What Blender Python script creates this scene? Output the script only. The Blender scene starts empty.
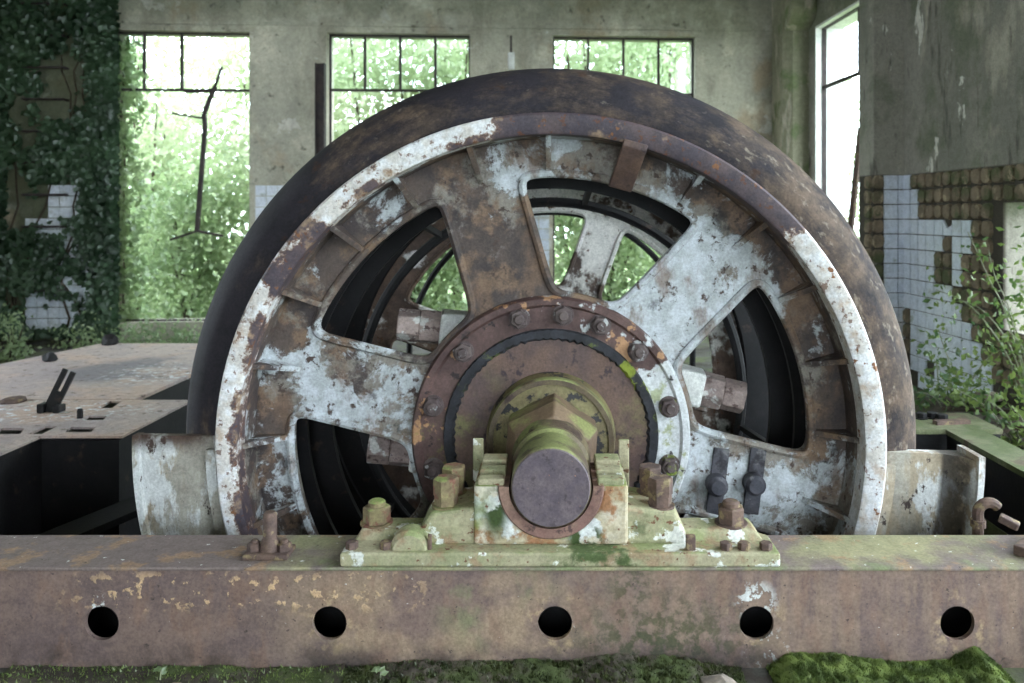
import bpy, bmesh, math, random
from mathutils import Vector, Matrix, noise as mnoise
from mathutils.geometry import tessellate_polygon

PI = math.pi
rad = math.radians
scene = bpy.context.scene
col = scene.collection

# ------------------------------------------------------------------ camera, sky, exposure
CZ = 1.68                       # eye height
FPX = 796.4                     # focal length in pixels of a 1024 px wide frame
VX, VY = 551.0, 215.0           # where the machine's axis direction vanishes
cam_d = bpy.data.cameras.new('camera')
cam = bpy.data.objects.new('camera', cam_d)
col.objects.link(cam)
cam.location = (0, 0, CZ)
cam.rotation_euler = (PI / 2, 0, 0)
cam_d.sensor_width = 36.0
cam_d.lens = FPX * 36.0 / 1024.0
cam_d.shift_x = (512 - VX) / 1024.0
cam_d.shift_y = -(341.5 - VY) / 1024.0
cam_d.clip_start = 0.05
cam_d.dof.use_dof = True
cam_d.dof.focus_distance = 3.3
cam_d.dof.aperture_fstop = 2.4
scene.camera = cam

world = bpy.data.worlds.new('overcast_sky')
scene.world = world
world.use_nodes = True
bg = world.node_tree.nodes['Background']
bg.inputs['Color'].default_value = (0.80, 0.92, 1.0, 1)
bg.inputs['Strength'].default_value = 12.0

vs = scene.view_settings
vs.view_transform = 'Standard'
vs.look = 'None'
vs.gamma = 1.0
vs.use_curve_mapping = False
vs.exposure = 0.0
scene.cycles.use_denoising = True
scene.cycles.max_bounces = 8
scene.cycles.diffuse_bounces = 5
scene.cycles.transparent_max_bounces = 12

# ------------------------------------------------------------------ place: frame of the building
TH = rad(3.0)                   # the hall stands a little askew to the machine
CT, ST = math.cos(TH), math.sin(TH)
YB = 11.0
UR = 3.42                       # right wall plane
UL = -7.75                      # left wall plane
RH = 7.0                        # roof height

def B(u, v, z):
    return (u * CT - v * ST, YB + u * ST + v * CT, z)

def back_u(px):
    r = (px - VX) / FPX
    return YB * r / (CT - r * ST)

def back_z(px, py):
    u = back_u(px)
    return CZ + (VY - py) / FPX * (YB + u * ST)

def right_v(px):
    r = (px - VX) / FPX
    return (UR * CT - r * (YB + UR * ST)) / (r * CT + ST)

def at(px, py, Y):
    return Vector(((px - VX) / FPX * Y, Y, CZ + (VY - py) / FPX * Y))

# ------------------------------------------------------------------ materials
def lin(c):
    return tuple(((x / 255) / 12.92 if x / 255 <= 0.04045 else ((x / 255 + 0.055) / 1.055) ** 2.4) for x in c) + (1,)

class NT:
    def __init__(self, name):
        self.m = bpy.data.materials.new(name)
        self.m.use_nodes = True
        self.t = self.m.node_tree
        self.t.nodes.clear()
        self.out = self.n('ShaderNodeOutputMaterial')
        self.pos = self.n('ShaderNodeNewGeometry').outputs['Position']
        self._xyz = None
        self.axz = AZ_

    def n(self, kind):
        return self.t.nodes.new(kind)

    def link(self, a, b):
        self.t.links.new(a, b)

    def val(self, sock, v):
        if isinstance(v, (int, float)):
            sock.default_value = v
        else:
            self.link(v, sock)

    def math(self, op, a, b=0.0, clamp=False):
        n = self.n('ShaderNodeMath')
        n.operation = op
        n.use_clamp = clamp
        self.val(n.inputs[0], a)
        self.val(n.inputs[1], b)
        return n.outputs[0]

    def xyz(self):
        if self._xyz is None:
            s = self.n('ShaderNodeSeparateXYZ')
            self.link(self.pos, s.inputs[0])
            self._xyz = s.outputs
        return self._xyz

    def vec(self, seed=0.0, stretch=(1, 1, 1)):
        m = self.n('ShaderNodeMapping')
        self.link(self.pos, m.inputs['Vector'])
        m.inputs['Location'].default_value = (seed * 3.71, seed * 1.93, seed * 5.17)
        m.inputs['Scale'].default_value = stretch
        return m.outputs[0]

    def polar(self, seed, stretch):
        c = self.n('ShaderNodeCombineXYZ')
        self.link(self.math('MULTIPLY', self.angle(), stretch[0] * 1.6 * PI / 180), c.inputs[0])
        self.link(self.math('MULTIPLY', self.radius(), stretch[1]), c.inputs[1])
        self.link(self.math('ADD', self.math('MULTIPLY', self.xyz()[1], stretch[2]), seed * 3.3), c.inputs[2])
        return c.outputs[0]

    def noise(self, scale, seed=0.0, detail=6, rough=0.6, stretch=(1, 1, 1), dist=0.0, polar=False):
        n = self.n('ShaderNodeTexNoise')
        self.link(self.polar(seed, stretch) if polar else self.vec(seed, stretch), n.inputs['Vector'])
        n.inputs['Scale'].default_value = scale
        n.inputs['Detail'].default_value = detail
        n.inputs['Roughness'].default_value = rough
        n.inputs['Distortion'].default_value = dist
        return n.outputs['Fac']

    def step(self, v, lo, hi):
        n = self.n('ShaderNodeMapRange')
        n.interpolation_type = 'SMOOTHSTEP'
        self.val(n.inputs[0], v)
        n.inputs[1].default_value = lo
        n.inputs[2].default_value = hi
        return n.outputs[0]

    def axis(self, i, lo, hi):
        return self.step(self.xyz()[i], lo, hi)

    def band(self, i, a, b, soft=0.1):
        return self.math('MULTIPLY', self.axis(i, a - soft, a + soft), self.math('SUBTRACT', 1.0, self.axis(i, b - soft, b + soft)))

    def up(self, lo=0.3, hi=0.8):
        g = self.n('ShaderNodeNewGeometry')
        s = self.n('ShaderNodeSeparateXYZ')
        self.link(g.outputs['Normal'], s.inputs[0])
        return self.step(s.outputs[2], lo, hi)

    def blob(self, c, r, soft=0.5, scale=(1, 1, 1), wob=0.0):
        d = self.n('ShaderNodeVectorMath')
        d.operation = 'SUBTRACT'
        self.link(self.pos, d.inputs[0])
        d.inputs[1].default_value = c
        m = self.n('ShaderNodeVectorMath')
        m.operation = 'MULTIPLY'
        self.link(d.outputs[0], m.inputs[0])
        m.inputs[1].default_value = scale
        l = self.n('ShaderNodeVectorMath')
        l.operation = 'LENGTH'
        self.link(m.outputs[0], l.inputs[0])
        v = l.outputs['Value']
        if wob:
            v = self.math('ADD', v, self.math('MULTIPLY', self.math('SUBTRACT', self.noise(1.2 / r, 9.1), 0.5), wob * r * 2))
        return self.math('SUBTRACT', 1.0, self.step(v, r * (1 - soft), r))

    def angle(self):
        x = self.xyz()
        dz = self.math('SUBTRACT', x[2], self.axz)
        return self.math('MULTIPLY', self.math('ARCTAN2', x[0], dz), 180 / PI)

    def radius(self):
        x = self.xyz()
        dz = self.math('SUBTRACT', x[2], self.axz)
        return self.math('SQRT', self.math('ADD', self.math('MULTIPLY', x[0], x[0]), self.math('MULTIPLY', dz, dz)))

    def rng(self, v, a, b, soft):
        return self.math('MULTIPLY', self.step(v, a - soft, a + soft), self.math('SUBTRACT', 1.0, self.step(v, b - soft, b + soft)))

    def max(self, *v):
        r = v[0]
        for q in v[1:]:
            r = self.math('MAXIMUM', r, q)
        return r

    def mul(self, *v):
        r = v[0]
        for q in v[1:]:
            r = self.math('MULTIPLY', r, q)
        return r

    def mix(self, f, a, b):
        n = self.n('ShaderNodeMix')
        n.data_type = 'RGBA'
        self.val(n.inputs[0], f)
        for s, v in ((n.inputs[6], a), (n.inputs[7], b)):
            if isinstance(v, tuple):
                s.default_value = v
            else:
                self.link(v, s)
        return n.outputs[2]

    def finish(self, color, rough=0.75, metal=0.0, bump=None, bstr=0.3, bdist=0.01, spec=0.4):
        p = self.n('ShaderNodeBsdfPrincipled')
        if isinstance(color, tuple):
            p.inputs['Base Color'].default_value = color
        else:
            self.link(color, p.inputs['Base Color'])
        self.val(p.inputs['Roughness'], rough)
        self.val(p.inputs['Metallic'], metal)
        p.inputs['Specular IOR Level'].default_value = spec
        if bump is not None:
            b = self.n('ShaderNodeBump')
            b.inputs['Strength'].default_value = bstr
            b.inputs['Distance'].default_value = bdist
            self.link(bump, b.inputs['Height'])
            self.link(b.outputs[0], p.inputs['Normal'])
        self.link(p.outputs[0], self.out.inputs[0])
        return self.m

AZ_ = 0.652
MATS = {}

def weathered(name, base, layers, rough=0.75, spec=0.35, bstr=0.35, bdist=0.008, bscale=45, metal=0.0, grain=0.26, gscale=85):
    """base = (colour a, colour b, noise scale); layers = (colour, noise scale, lo, hi, seed, options)"""
    k = NT(name)
    c = k.mix(k.step(k.noise(base[2], 1.3, stretch=base[3] if len(base) > 3 else (1, 1, 1)), 0.38, 0.62), lin(base[0]), lin(base[1]))
    h = k.math('MULTIPLY', k.noise(bscale, 4.4, 5, 0.65), 0.5)
    for L in layers:
        cl, sc, lo, hi, seed = L[:5]
        o = L[5] if len(L) > 5 else {}
        f = k.noise(sc, seed, o.get('detail', 8), o.get('rough', 0.62), o.get('stretch', (1, 1, 1)), o.get('dist', 0.0), o.get('polar', False))
        if 'bias' in o:
            f = k.math('ADD', f, o['bias'](k))
        f = k.step(f, lo, hi)
        if 'mask' in o:
            f = k.math('MULTIPLY', f, o['mask'](k))
        if 'amt' in o:
            f = k.math('MULTIPLY', f, o['amt'])
        cc = lin(cl)
        if 'cl2' in o:
            cc = k.mix(k.step(k.noise(sc * 3, seed + 2), 0.4, 0.6), lin(cl), lin(o['cl2']))
        c = k.mix(f, c, cc)
        if o.get('h'):
            h = k.math('ADD', h, k.math('MULTIPLY', f, o['h']))
    if grain:
        g = k.math('ADD', k.math('MULTIPLY', k.step(k.noise(gscale, 31.0, 4, 0.7), 0.3, 0.7), grain * 1.3), k.math('MULTIPLY', k.step(k.noise(gscale * 0.22, 37.0, 6, 0.7), 0.3, 0.7), grain))
        g = k.math('ADD', g, 1.0 - grain * 1.2)
        mv = k.n('ShaderNodeVectorMath')
        mv.operation = 'SCALE'
        k.link(c, mv.inputs[0])
        k.link(g, mv.inputs['Scale'])
        c = mv.outputs[0]
    MATS[name] = k.finish(c, rough, metal, h, bstr, bdist, spec)
    return MATS[name]

DARKS = (30, 27, 30)
# tyre: near-black oiled steel with tan worn streaks that follow the rim
def tyre_bias(k):
    a = k.angle()
    return k.math('SUBTRACT', k.math('MULTIPLY', k.max(k.rng(a, 22, 110, 16), k.mul(k.rng(a, -120, -88, 6), 0.6), k.mul(k.rng(a, -42, -18, 6), 0.8), k.mul(k.rng(a, -12, 22, 6), 0.62)), 0.20), 0.15)
weathered('tyre_steel', ((34, 31, 36), (44, 40, 46), 3.0), [
    ((98, 82, 70), 3.6, 0.40, 0.66, 2.0, {'bias': tyre_bias, 'detail': 12, 'rough': 0.74, 'cl2': (76, 64, 56), 'polar': True, 'stretch': (1, 2.2, 1)}),
    ((146, 134, 120), 14, 0.60, 0.72, 5.0, {'bias': tyre_bias, 'detail': 10, 'amt': 0.5, 'polar': True, 'stretch': (1, 2, 1)}),
    ((66, 42, 28), 9, 0.62, 0.72, 8.0, {'amt': 0.7}),
], rough=0.74, spec=0.25, bstr=0.25)

def ring_white(k):
    a = k.angle()
    m = k.max(k.rng(a, -130, -60, 3), k.rng(a, -46, -10, 2.5), k.mul(k.rng(a, 50, 140, 9), 1.35), k.mul(k.rng(a, -58, -47, 3), 0.55))
    inner = k.mul(k.math('SUBTRACT', 1.0, k.step(k.radius(), 1.405, 1.44)), k.math('SUBTRACT', 1.0, k.step(a, 20, 40)), 0.12)
    return k.math('SUBTRACT', k.math('SUBTRACT', k.math('MULTIPLY', m, 0.34), 0.22), inner)
weathered('ring_paint', ((66, 58, 66), (86, 72, 74), 6.0), [
    ((112, 82, 62), 5, 0.46, 0.53, 1.0, {'bias': ring_white, 'detail': 12, 'rough': 0.7, 'cl2': (140, 108, 82)}),
    ((196, 190, 184), 5, 0.49, 0.55, 1.0, {'bias': ring_white, 'detail': 12, 'rough': 0.7, 'h': 0.6, 'cl2': (214, 214, 216)}),
    ((166, 138, 110), 9, 0.54, 0.66, 16.0, {'amt': 0.6}),
    ((96, 58, 36), 26, 0.58, 0.64, 7.0, {'amt': 0.8}),
    ((120, 80, 50), 14, 0.63, 0.66, 11.0, {}),
], rough=0.55)

def web_bias(k):
    a = k.angle()
    r = k.radius()
    brown = k.max(k.mul(k.rng(a, -62, 16, 12), k.rng(r, 0.6, 1.22, 0.1)), k.mul(k.step(r, 1.16, 1.30), 0.85))
    white = k.max(k.mul(k.rng(a, 26, 66, 8), k.rng(r, 0.55, 1.28, 0.05)), k.mul(k.rng(a, -120, -66, 8), 0.3), k.mul(k.rng(a, -12, 8, 4), k.rng(r, 1.1, 1.4, 0.06)), k.mul(k.rng(a, 96, 125, 6), 0.8))
    return k.math('SUBTRACT', k.math('MULTIPLY', white, 0.13), k.math('MULTIPLY', brown, 0.09))
weathered('web_paint', ((88, 76, 70), (64, 56, 56), 4.0), [
    ((128, 104, 84), 6, 0.50, 0.62, 6.0, {'amt': 0.8}),
    ((134, 128, 120), 3.6, 0.46, 0.56, 21.0, {'bias': web_bias, 'detail': 12, 'rough': 0.7, 'amt': 0.9}),
    ((168, 172, 174), 4.2, 0.49, 0.55, 1.7, {'bias': web_bias, 'detail': 12, 'rough': 0.7, 'h': 0.7, 'cl2': (188, 193, 198), 'dist': 0.3}),
    ((112, 90, 74), 3.2, 0.52, 0.64, 17.0, {'detail': 10, 'amt': 0.75, 'stretch': (1.6, 1, 0.8)}),
    ((74, 60, 54), 20, 0.58, 0.66, 3.7, {'detail': 9}),
    ((42, 38, 40), 8, 0.58, 0.72, 9.7, {'amt': 0.75}),
], rough=0.66, bstr=0.5)
weathered('rear_paint_shaded', ((112, 92, 80), (84, 70, 64), 5.0), [
    ((220, 216, 212), 4.5, 0.45, 0.53, 1.1, {'detail': 9, 'h': 0.6, 'bias': lambda k: k.math('SUBTRACT', k.mul(k.rng(k.angle(), -16, 85, 6), 0.17), 0.12)}),  # white held to the upper right; rustier left and below paints in shade
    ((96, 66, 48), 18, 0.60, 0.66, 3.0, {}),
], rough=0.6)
weathered('dark_iron', ((18, 17, 20), (27, 25, 27), 5.0), [
    ((58, 46, 40), 9, 0.60, 0.70, 2.2, {}),
], rough=0.6)
weathered('hub_paint', ((78, 58, 56), (96, 74, 70), 7.0), [
    ((170, 130, 96), 10, 0.57, 0.62, 6.2, {}),
    ((198, 200, 202), 5.0, 0.50, 0.54, 2.7, {'bias': lambda k: k.math('SUBTRACT', k.math('MULTIPLY', k.max(k.rng(k.angle(), 52, 140, 6), k.mul(k.rng(k.angle(), -20, 52, 8), 0.55)), 0.24), 0.14), 'h': 0.5}),
    ((128, 134, 60), 12, 0.54, 0.64, 8.0, {'mask': lambda k: k.max(k.rng(k.angle(), 60, 120, 10), k.mul(k.rng(k.angle(), -120, -85, 8), 0.6)), 'amt': 0.7}),
    ((44, 36, 36), 16, 0.60, 0.68, 12.0, {}),
], rough=0.6)
weathered('hub_disc', ((84, 68, 66), (104, 82, 72), 5.0), [
    ((112, 108, 70), 4, 0.44, 0.58, 5.5, {'mask': lambda k: k.mul(k.rng(k.radius(), 0.32, 0.50, 0.08), k.max(k.rng(k.angle(), -125, -50, 20), k.mul(k.rng(k.angle(), 60, 110, 15), 0.6)))}),
    ((60, 48, 52), 14, 0.56, 0.66, 1.5, {}),
], rough=0.6)
weathered('gasket', ((34, 34, 38), (48, 48, 54), 12.0), [
    ((122, 132, 48), 9, 0.52, 0.58, 3.3, {'mask': lambda k: k.max(k.rng(k.angle(), 25, 80, 12), k.mul(k.rng(k.angle(), -60, -30, 8), 0.4))}),
], rough=0.7)
weathered('oiled_steel', ((62, 62, 70), (78, 76, 82), 10.0), [((110, 108, 110), 12, 0.58, 0.66, 3.0, {}), ((40, 38, 44), 8, 0.52, 0.62, 6.0, {})], rough=0.55)
weathered('seal_paint', ((120, 112, 76), (104, 92, 66), 9.0), [
    ((40, 38, 40), 7, 0.50, 0.54, 2.9, {'h': -0.4}),
    ((132, 138, 84), 6, 0.52, 0.64, 6.9, {'mask': lambda k: k.up(0.0, 0.7), 'amt': 0.8}),
], rough=0.6)
weathered('shaft_steel', ((98, 86, 64), (82, 68, 58), 6.0), [
    ((134, 140, 88), 5, 0.40, 0.58, 3.0, {'mask': lambda k: k.up(-0.1, 0.75), 'amt': 0.85}),
    ((58, 44, 40), 10, 0.56, 0.68, 5.2, {}),
], rough=0.6)
weathered('nut_steel', ((118, 98, 78), (100, 82, 70), 5.0), [((134, 140, 84), 4, 0.46, 0.62, 3.0, {'mask': lambda k: k.up(0.0, 0.8), 'amt': 0.8})], rough=0.6)
weathered('shaft_end', ((88, 78, 86), (104, 92, 96), 14.0), [
    ((150, 110, 96), 60, 0.66, 0.70, 3.0, {}),
    ((70, 60, 66), 30, 0.56, 0.66, 5.0, {'amt': 0.7}),
], rough=0.6)
green_up = lambda k: k.up(0.2, 0.7)
weathered('bearing_paint', ((172, 158, 128), (196, 188, 170), 5.0), [
    ((150, 108, 76), 7, 0.50, 0.60, 2.3, {}),
    ((206, 208, 206), 6, 0.54, 0.60, 7.3, {'h': 0.5}),
    ((122, 134, 76), 4, 0.42, 0.62, 4.1, {'mask': lambda k: k.max(k.up(0.2, 0.7), k.blob((-0.27, 3.0, 0.5), 0.16, 0.8))}),
    ((58, 74, 36), 10, 0.44, 0.52, 9.0, {'mask': lambda k: k.max(k.blob((0.13, 3.03, 0.45), 0.09, 0.5), k.blob((-0.21, 3.03, 0.55), 0.07, 0.7, (1, 1, 0.5)))}),
    ((112, 80, 60), 24, 0.60, 0.66, 8.3, {}),
], rough=0.7)
weathered('sole_paint', ((146, 146, 112), (164, 156, 128), 5.0), [
    ((124, 134, 86), 4, 0.44, 0.60, 4.4, {'mask': green_up, 'amt': 0.8}),
    ((150, 118, 94), 9, 0.53, 0.64, 2.4, {'amt': 0.65}),
    ((212, 212, 204), 9, 0.58, 0.62, 7.4, {'h': 0.5}),
    ((74, 88, 50), 8, 0.47, 0.58, 3.1, {'mask': lambda k: k.blob((0.2, 2.95, 0.40), 0.32, 0.7)}),
    ((110, 78, 58), 28, 0.61, 0.66, 8.3, {}),
], rough=0.75)
weathered('bush_metal', ((122, 92, 84), (140, 112, 98), 9.0), [((78, 58, 56), 15, 0.56, 0.64, 1.0, {})], rough=0.6)
weathered('rust_bolt', ((104, 84, 74), (84, 68, 64), 14.0), [((128, 112, 84), 20, 0.53, 0.62, 3.0, {})], rough=0.75)
weathered('clamp_iron', ((158, 140, 134), (130, 114, 110), 10.0), [((196, 194, 190), 9, 0.56, 0.62, 3.0, {}), ((90, 72, 68), 14, 0.56, 0.64, 5.0, {})], rough=0.65)
weathered('dirty_bolt', ((74, 62, 62), (96, 84, 82), 16.0), [((166, 166, 166), 14, 0.58, 0.63, 3.0, {}), ((116, 128, 56), 12, 0.52, 0.60, 5.0, {'mask': lambda k: k.rng(k.angle(), 65, 125, 8)})], rough=0.65)
weathered('mossy_bolt', ((134, 124, 88), (116, 98, 78), 14.0), [((128, 140, 80), 10, 0.48, 0.60, 3.0, {'mask': green_up}), ((122, 84, 70), 16, 0.52, 0.60, 5.0, {})], rough=0.8)

holesX = [-1.667, -0.822, 0.015, 0.763, 1.508]
def hole_halo(k):
    return k.max(*[k.blob((x, 2.95, 0.165), 0.17, 0.75, wob=0.3) for x in holesX[1:]])
weathered('girder_rust', ((104, 88, 86), (122, 102, 94), 2.2, (1, 1, 1.6)), [
    ((156, 134, 112), 3.0, 0.42, 0.58, 2.0, {'mask': lambda k: k.mul(k.band(0, -0.95, 0.12, 0.25), k.band(2, 0.02, 0.36, 0.08)), 'amt': 0.9}),
    ((140, 118, 102), 3.0, 0.40, 0.60, 3.0, {'mask': lambda k: k.axis(0, 0.0, 0.5), 'amt': 0.75, 'stretch': (3, 1, 0.6)}),
    ((126, 100, 86), 7.0, 0.50, 0.64, 6.0, {'amt': 0.6, 'stretch': (1.6, 1, 0.7)}),
    ((122, 128, 90), 4.0, 0.46, 0.60, 5.0, {'mask': lambda k: k.blob((-0.22, 2.95, 0.27), 0.3, 0.8), 'amt': 0.8}),
    ((176, 152, 120), 12, 0.52, 0.62, 4.0, {'mask': hole_halo, 'amt': 0.9}),
    ((196, 164, 128), 22, 0.57, 0.62, 8.0, {'mask': lambda k: k.mul(k.band(0, -1.75, -0.5, 0.2), k.band(2, 0.22, 0.345, 0.03)), 'h': 0.5}),
    ((206, 208, 206), 20, 0.52, 0.56, 9.0, {'mask': lambda k: k.max(k.blob((0.76, 2.95, 0.245), 0.10, 0.7), k.blob((-1.69, 2.95, 0.235), 0.06, 0.6), k.blob((0.80, 2.95, 0.07), 0.11, 0.8)), 'h': 0.5}),
    ((210, 208, 202), 40, 0.70, 0.73, 10.0, {'h': 0.4}),
    ((66, 72, 46), 16, 0.44, 0.58, 11.0, {'mask': lambda k: k.max(k.blob((0.42, 2.95, 0.06), 0.42, 0.8, (0.8, 1, 1.3)), k.mul(k.blob((0.3, 2.95, 0.33), 0.2, 0.8, (1.4, 1, 0.6)), 0.8)), 'amt': 0.85}),
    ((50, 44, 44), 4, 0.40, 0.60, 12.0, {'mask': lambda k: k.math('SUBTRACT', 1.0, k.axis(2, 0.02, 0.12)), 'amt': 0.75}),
    ((60, 52, 50), 40, 0.62, 0.68, 14.0, {'amt': 0.8}),
    ((52, 40, 36), 3, 0.40, 0.60, 15.0, {'mask': lambda k: k.axis(0, 1.68, 1.85), 'amt': 0.85}),
], rough=0.72, bstr=0.4)
weathered('girder_top', ((136, 134, 102), (152, 146, 112), 2.5), [
    ((118, 104, 100), 2.2, 0.40, 0.56, 2.0, {'bias': lambda k: k.math('MULTIPLY', k.math('SUBTRACT', 1.0, k.axis(0, -1.5, -1.0)), 0.25)}),
    ((122, 128, 94), 3.0, 0.46, 0.60, 4.0, {'mask': lambda k: k.axis(0, -1.2, -0.9)}),
    ((156, 126, 96), 7, 0.53, 0.62, 6.0, {'amt': 0.7}),
    ((214, 214, 208), 26, 0.66, 0.69, 8.0, {'h': 0.5}),
    ((60, 54, 46), 30, 0.67, 0.70, 10.0, {}),
], rough=0.75)
weathered('plate_rust', ((186, 168, 160), (168, 154, 152), 1.6), [
    ((192, 166, 150), 1.8, 0.50, 0.62, 3.0, {'amt': 0.8}),
    ((116, 112, 118), 1.4, 0.42, 0.56, 5.0, {'mask': lambda k: k.blob((-3.4, 6.8, 0.38), 0.75, 0.5, (0.8, 1, 1), wob=0.4), 'amt': 0.85}),
    ((214, 216, 220), 16, 0.54, 0.60, 7.0, {'mask': lambda k: k.max(k.blob((-3.6, 5.3, 0.38), 1.0, 0.5, (0.8, 2.5, 1)), k.blob((-3.2, 6.6, 0.38), 0.6, 0.6)), 'h': 0.5}),
    ((104, 92, 86), 12, 0.58, 0.68, 9.0, {}),
], rough=0.7)
weathered('casing_paint', ((172, 167, 156), (146, 140, 130), 3.5), [
    ((158, 134, 98), 2.6, 0.46, 0.60, 2.0, {'stretch': (2.5, 1, 0.5), 'amt': 0.5}),
    ((204, 205, 204), 5, 0.48, 0.55, 4.0, {'h': 0.5, 'stretch': (1.4, 1, 0.6)}),
    ((66, 54, 50), 13, 0.59, 0.63, 6.0, {'detail': 10, 'rough': 0.7, 'stretch': (1, 1, 0.6)}),
    ((74, 56, 48), 4, 0.34, 0.54, 8.0, {'mask': lambda k: k.axis(2, 0.60, 0.69)}),
    ((40, 36, 34), 6, 0.30, 0.50, 14.0, {'mask': lambda k: k.mul(k.rng(k.radius(), 1.745, 1.838, 0.012), k.axis(0, 0, 0.1)), 'amt': 0.85}),  # shade of the right flange hollow painted as a dark band
], rough=0.65)
weathered('beam_moss', ((98, 104, 74), (114, 116, 88), 4.0), [((96, 86, 70), 5, 0.54, 0.64, 2.0, {}), ((86, 96, 60), 3, 0.46, 0.6, 4.0, {})], rough=0.85)
weathered('plaster', ((178, 173, 156), (160, 156, 142), 0.9), [
    ((192, 186, 168), 1.4, 0.50, 0.60, 2.0, {}),
    ((142, 136, 122), 2.2, 0.50, 0.66, 4.0, {'stretch': (1, 1, 0.35), 'amt': 0.7}),
    ((160, 138, 112), 1.3, 0.54, 0.68, 6.0, {'amt': 0.6}),
    ((200, 196, 186), 1.7, 0.62, 0.66, 8.0, {'h': 0.5, 'amt': 0.8}),
    ((64, 70, 48), 1.1, 0.24, 0.48, 10.0, {'mask': lambda k: k.max(k.mul(k.axis(0, 2.9, 3.2), 0.7), k.math('SUBTRACT', 1.0, k.axis(0, -6.1, -5.6)), k.mul(k.axis(2, 3.9, 4.6), 0.6)), 'amt': 0.9}),
    ((78, 76, 66), 7, 0.60, 0.70, 12.0, {'amt': 0.8}),
], rough=0.9, bstr=0.4, bdist=0.02, bscale=14)
weathered('plaster_damp', ((142, 137, 127), (122, 119, 109), 1.0, (1, 1, 0.4)), [
    ((160, 153, 138), 1.5, 0.52, 0.62, 2.0, {'stretch': (1, 1, 0.4)}),
    ((96, 100, 80), 1.2, 0.48, 0.64, 10.0, {'amt': 0.8}),
    ((204, 200, 188), 3.0, 0.62, 0.645, 8.0, {'stretch': (1, 1, 0.5), 'h': 0.8}),
    ((92, 88, 80), 5, 0.58, 0.68, 12.0, {'stretch': (1.5, 1.5, 0.3)}),
    ((62, 56, 48), 6, 0.2, 0.4, 18.0, {'mask': lambda k: k.mul(k.math('SUBTRACT', 1.0, k.axis(2, 2.075, 2.095)), k.rng(k.xyz()[0], 2.95, 3.685, 0.02))}),
], rough=0.9, bstr=0.5, bdist=0.02, bscale=12)
weathered('pale_white', ((226, 226, 222), (212, 212, 208), 2.0), [((180, 178, 166), 3, 0.58, 0.68, 3.0, {'amt': 0.6})], rough=0.9)
weathered('moss_plaster', ((116, 116, 94), (140, 136, 116), 2.0, (1, 1, 0.3)), [((98, 108, 74), 2, 0.50, 0.62, 3.0, {}), ((158, 150, 134), 4, 0.54, 0.62, 5.0, {'stretch': (1, 1, 0.3)})], rough=0.9, bscale=14)
weathered('tile_glaze', ((194, 200, 212), (206, 210, 218), 2.0), [((150, 150, 140), 3, 0.56, 0.68, 3.0, {'amt': 0.6}), ((120, 126, 100), 7, 0.62, 0.70, 5.0, {'amt': 0.6})], rough=0.3, spec=0.5, bstr=0.05)
weathered('mortar', ((128, 112, 94), (104, 92, 76), 5.0), [((78, 82, 56), 3, 0.50, 0.64, 3.0, {}), ((150, 134, 112), 6, 0.56, 0.64, 5.0, {})], rough=0.95, bstr=0.6, bdist=0.015, bscale=20)
weathered('floor_concrete', ((92, 90, 84), (70, 68, 64), 1.5), [((84, 92, 56), 1.2, 0.46, 0.60, 3.0, {}), ((56, 50, 44), 4, 0.52, 0.64, 5.0, {})], rough=0.92, bstr=0.6, bdist=0.02, bscale=12)
weathered('pit_grime', ((30, 28, 27), (22, 20, 20), 2.0), [((44, 40, 36), 4, 0.56, 0.66, 3.0, {})], rough=0.95)
weathered('soil', ((84, 76, 68), (60, 54, 48), 6.0), [((72, 82, 48), 5, 0.48, 0.6, 3.0, {})], rough=0.95, bscale=16)
weathered('stone', ((150, 138, 128), (122, 114, 106), 8.0), [((96, 104, 70), 6, 0.56, 0.66, 3.0, {})], rough=0.9, bscale=30)
weathered('meadow', ((98, 118, 72), (120, 136, 90), 1.4), [], rough=0.95)
weathered('window_steel', ((44, 38, 40), (62, 52, 50), 12.0), [], rough=0.7)
weathered('bark', ((74, 62, 50), (56, 48, 40), 8.0), [], rough=0.9)
weathered('stem_pale', ((150, 150, 130), (120, 128, 96), 8.0), [], rough=0.8)

def leaf_mat(name, c1, c2, tr=0.5, scale=1.5):
    k = NT(name)
    c = k.mix(k.step(k.noise(scale, 2.0, 3), 0.36, 0.64), lin(c1), lin(c2))
    d = k.n('ShaderNodeBsdfDiffuse')
    t = k.n('ShaderNodeBsdfTranslucent')
    g = k.n('ShaderNodeBsdfGlossy')
    g.inputs['Roughness'].default_value = 0.4
    g.inputs['Color'].default_value = (1, 1, 1, 1)
    k.link(c, d.inputs[0])
    k.link(c, t.inputs[0])
    m = k.n('ShaderNodeMixShader')
    m.inputs[0].default_value = tr
    k.link(d.outputs[0], m.inputs[1])
    k.link(t.outputs[0], m.inputs[2])
    m2 = k.n('ShaderNodeMixShader')
    m2.inputs[0].default_value = 0.05
    k.link(m.outputs[0], m2.inputs[1])
    k.link(g.outputs[0], m2.inputs[2])
    k.link(m2.outputs[0], k.out.inputs[0])
    MATS[name] = k.m
leaf_mat('leaf_tree', (146, 160, 120), (182, 192, 158), 0.5, 0.8)
leaf_mat('leaf_fresh', (114, 136, 94), (152, 170, 124), 0.5, 2.0)
leaf_mat('leaf_ivy', (42, 66, 44), (70, 96, 68), 0.3, 1.6)
leaf_mat('leaf_bramble', (66, 98, 52), (128, 148, 76), 0.45, 3.0)
leaf_mat('moss', (72, 88, 44), (112, 128, 66), 0.2, 14.0)
leaf_mat('moss_dark', (56, 66, 36), (84, 92, 52), 0.2, 12.0)

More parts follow.
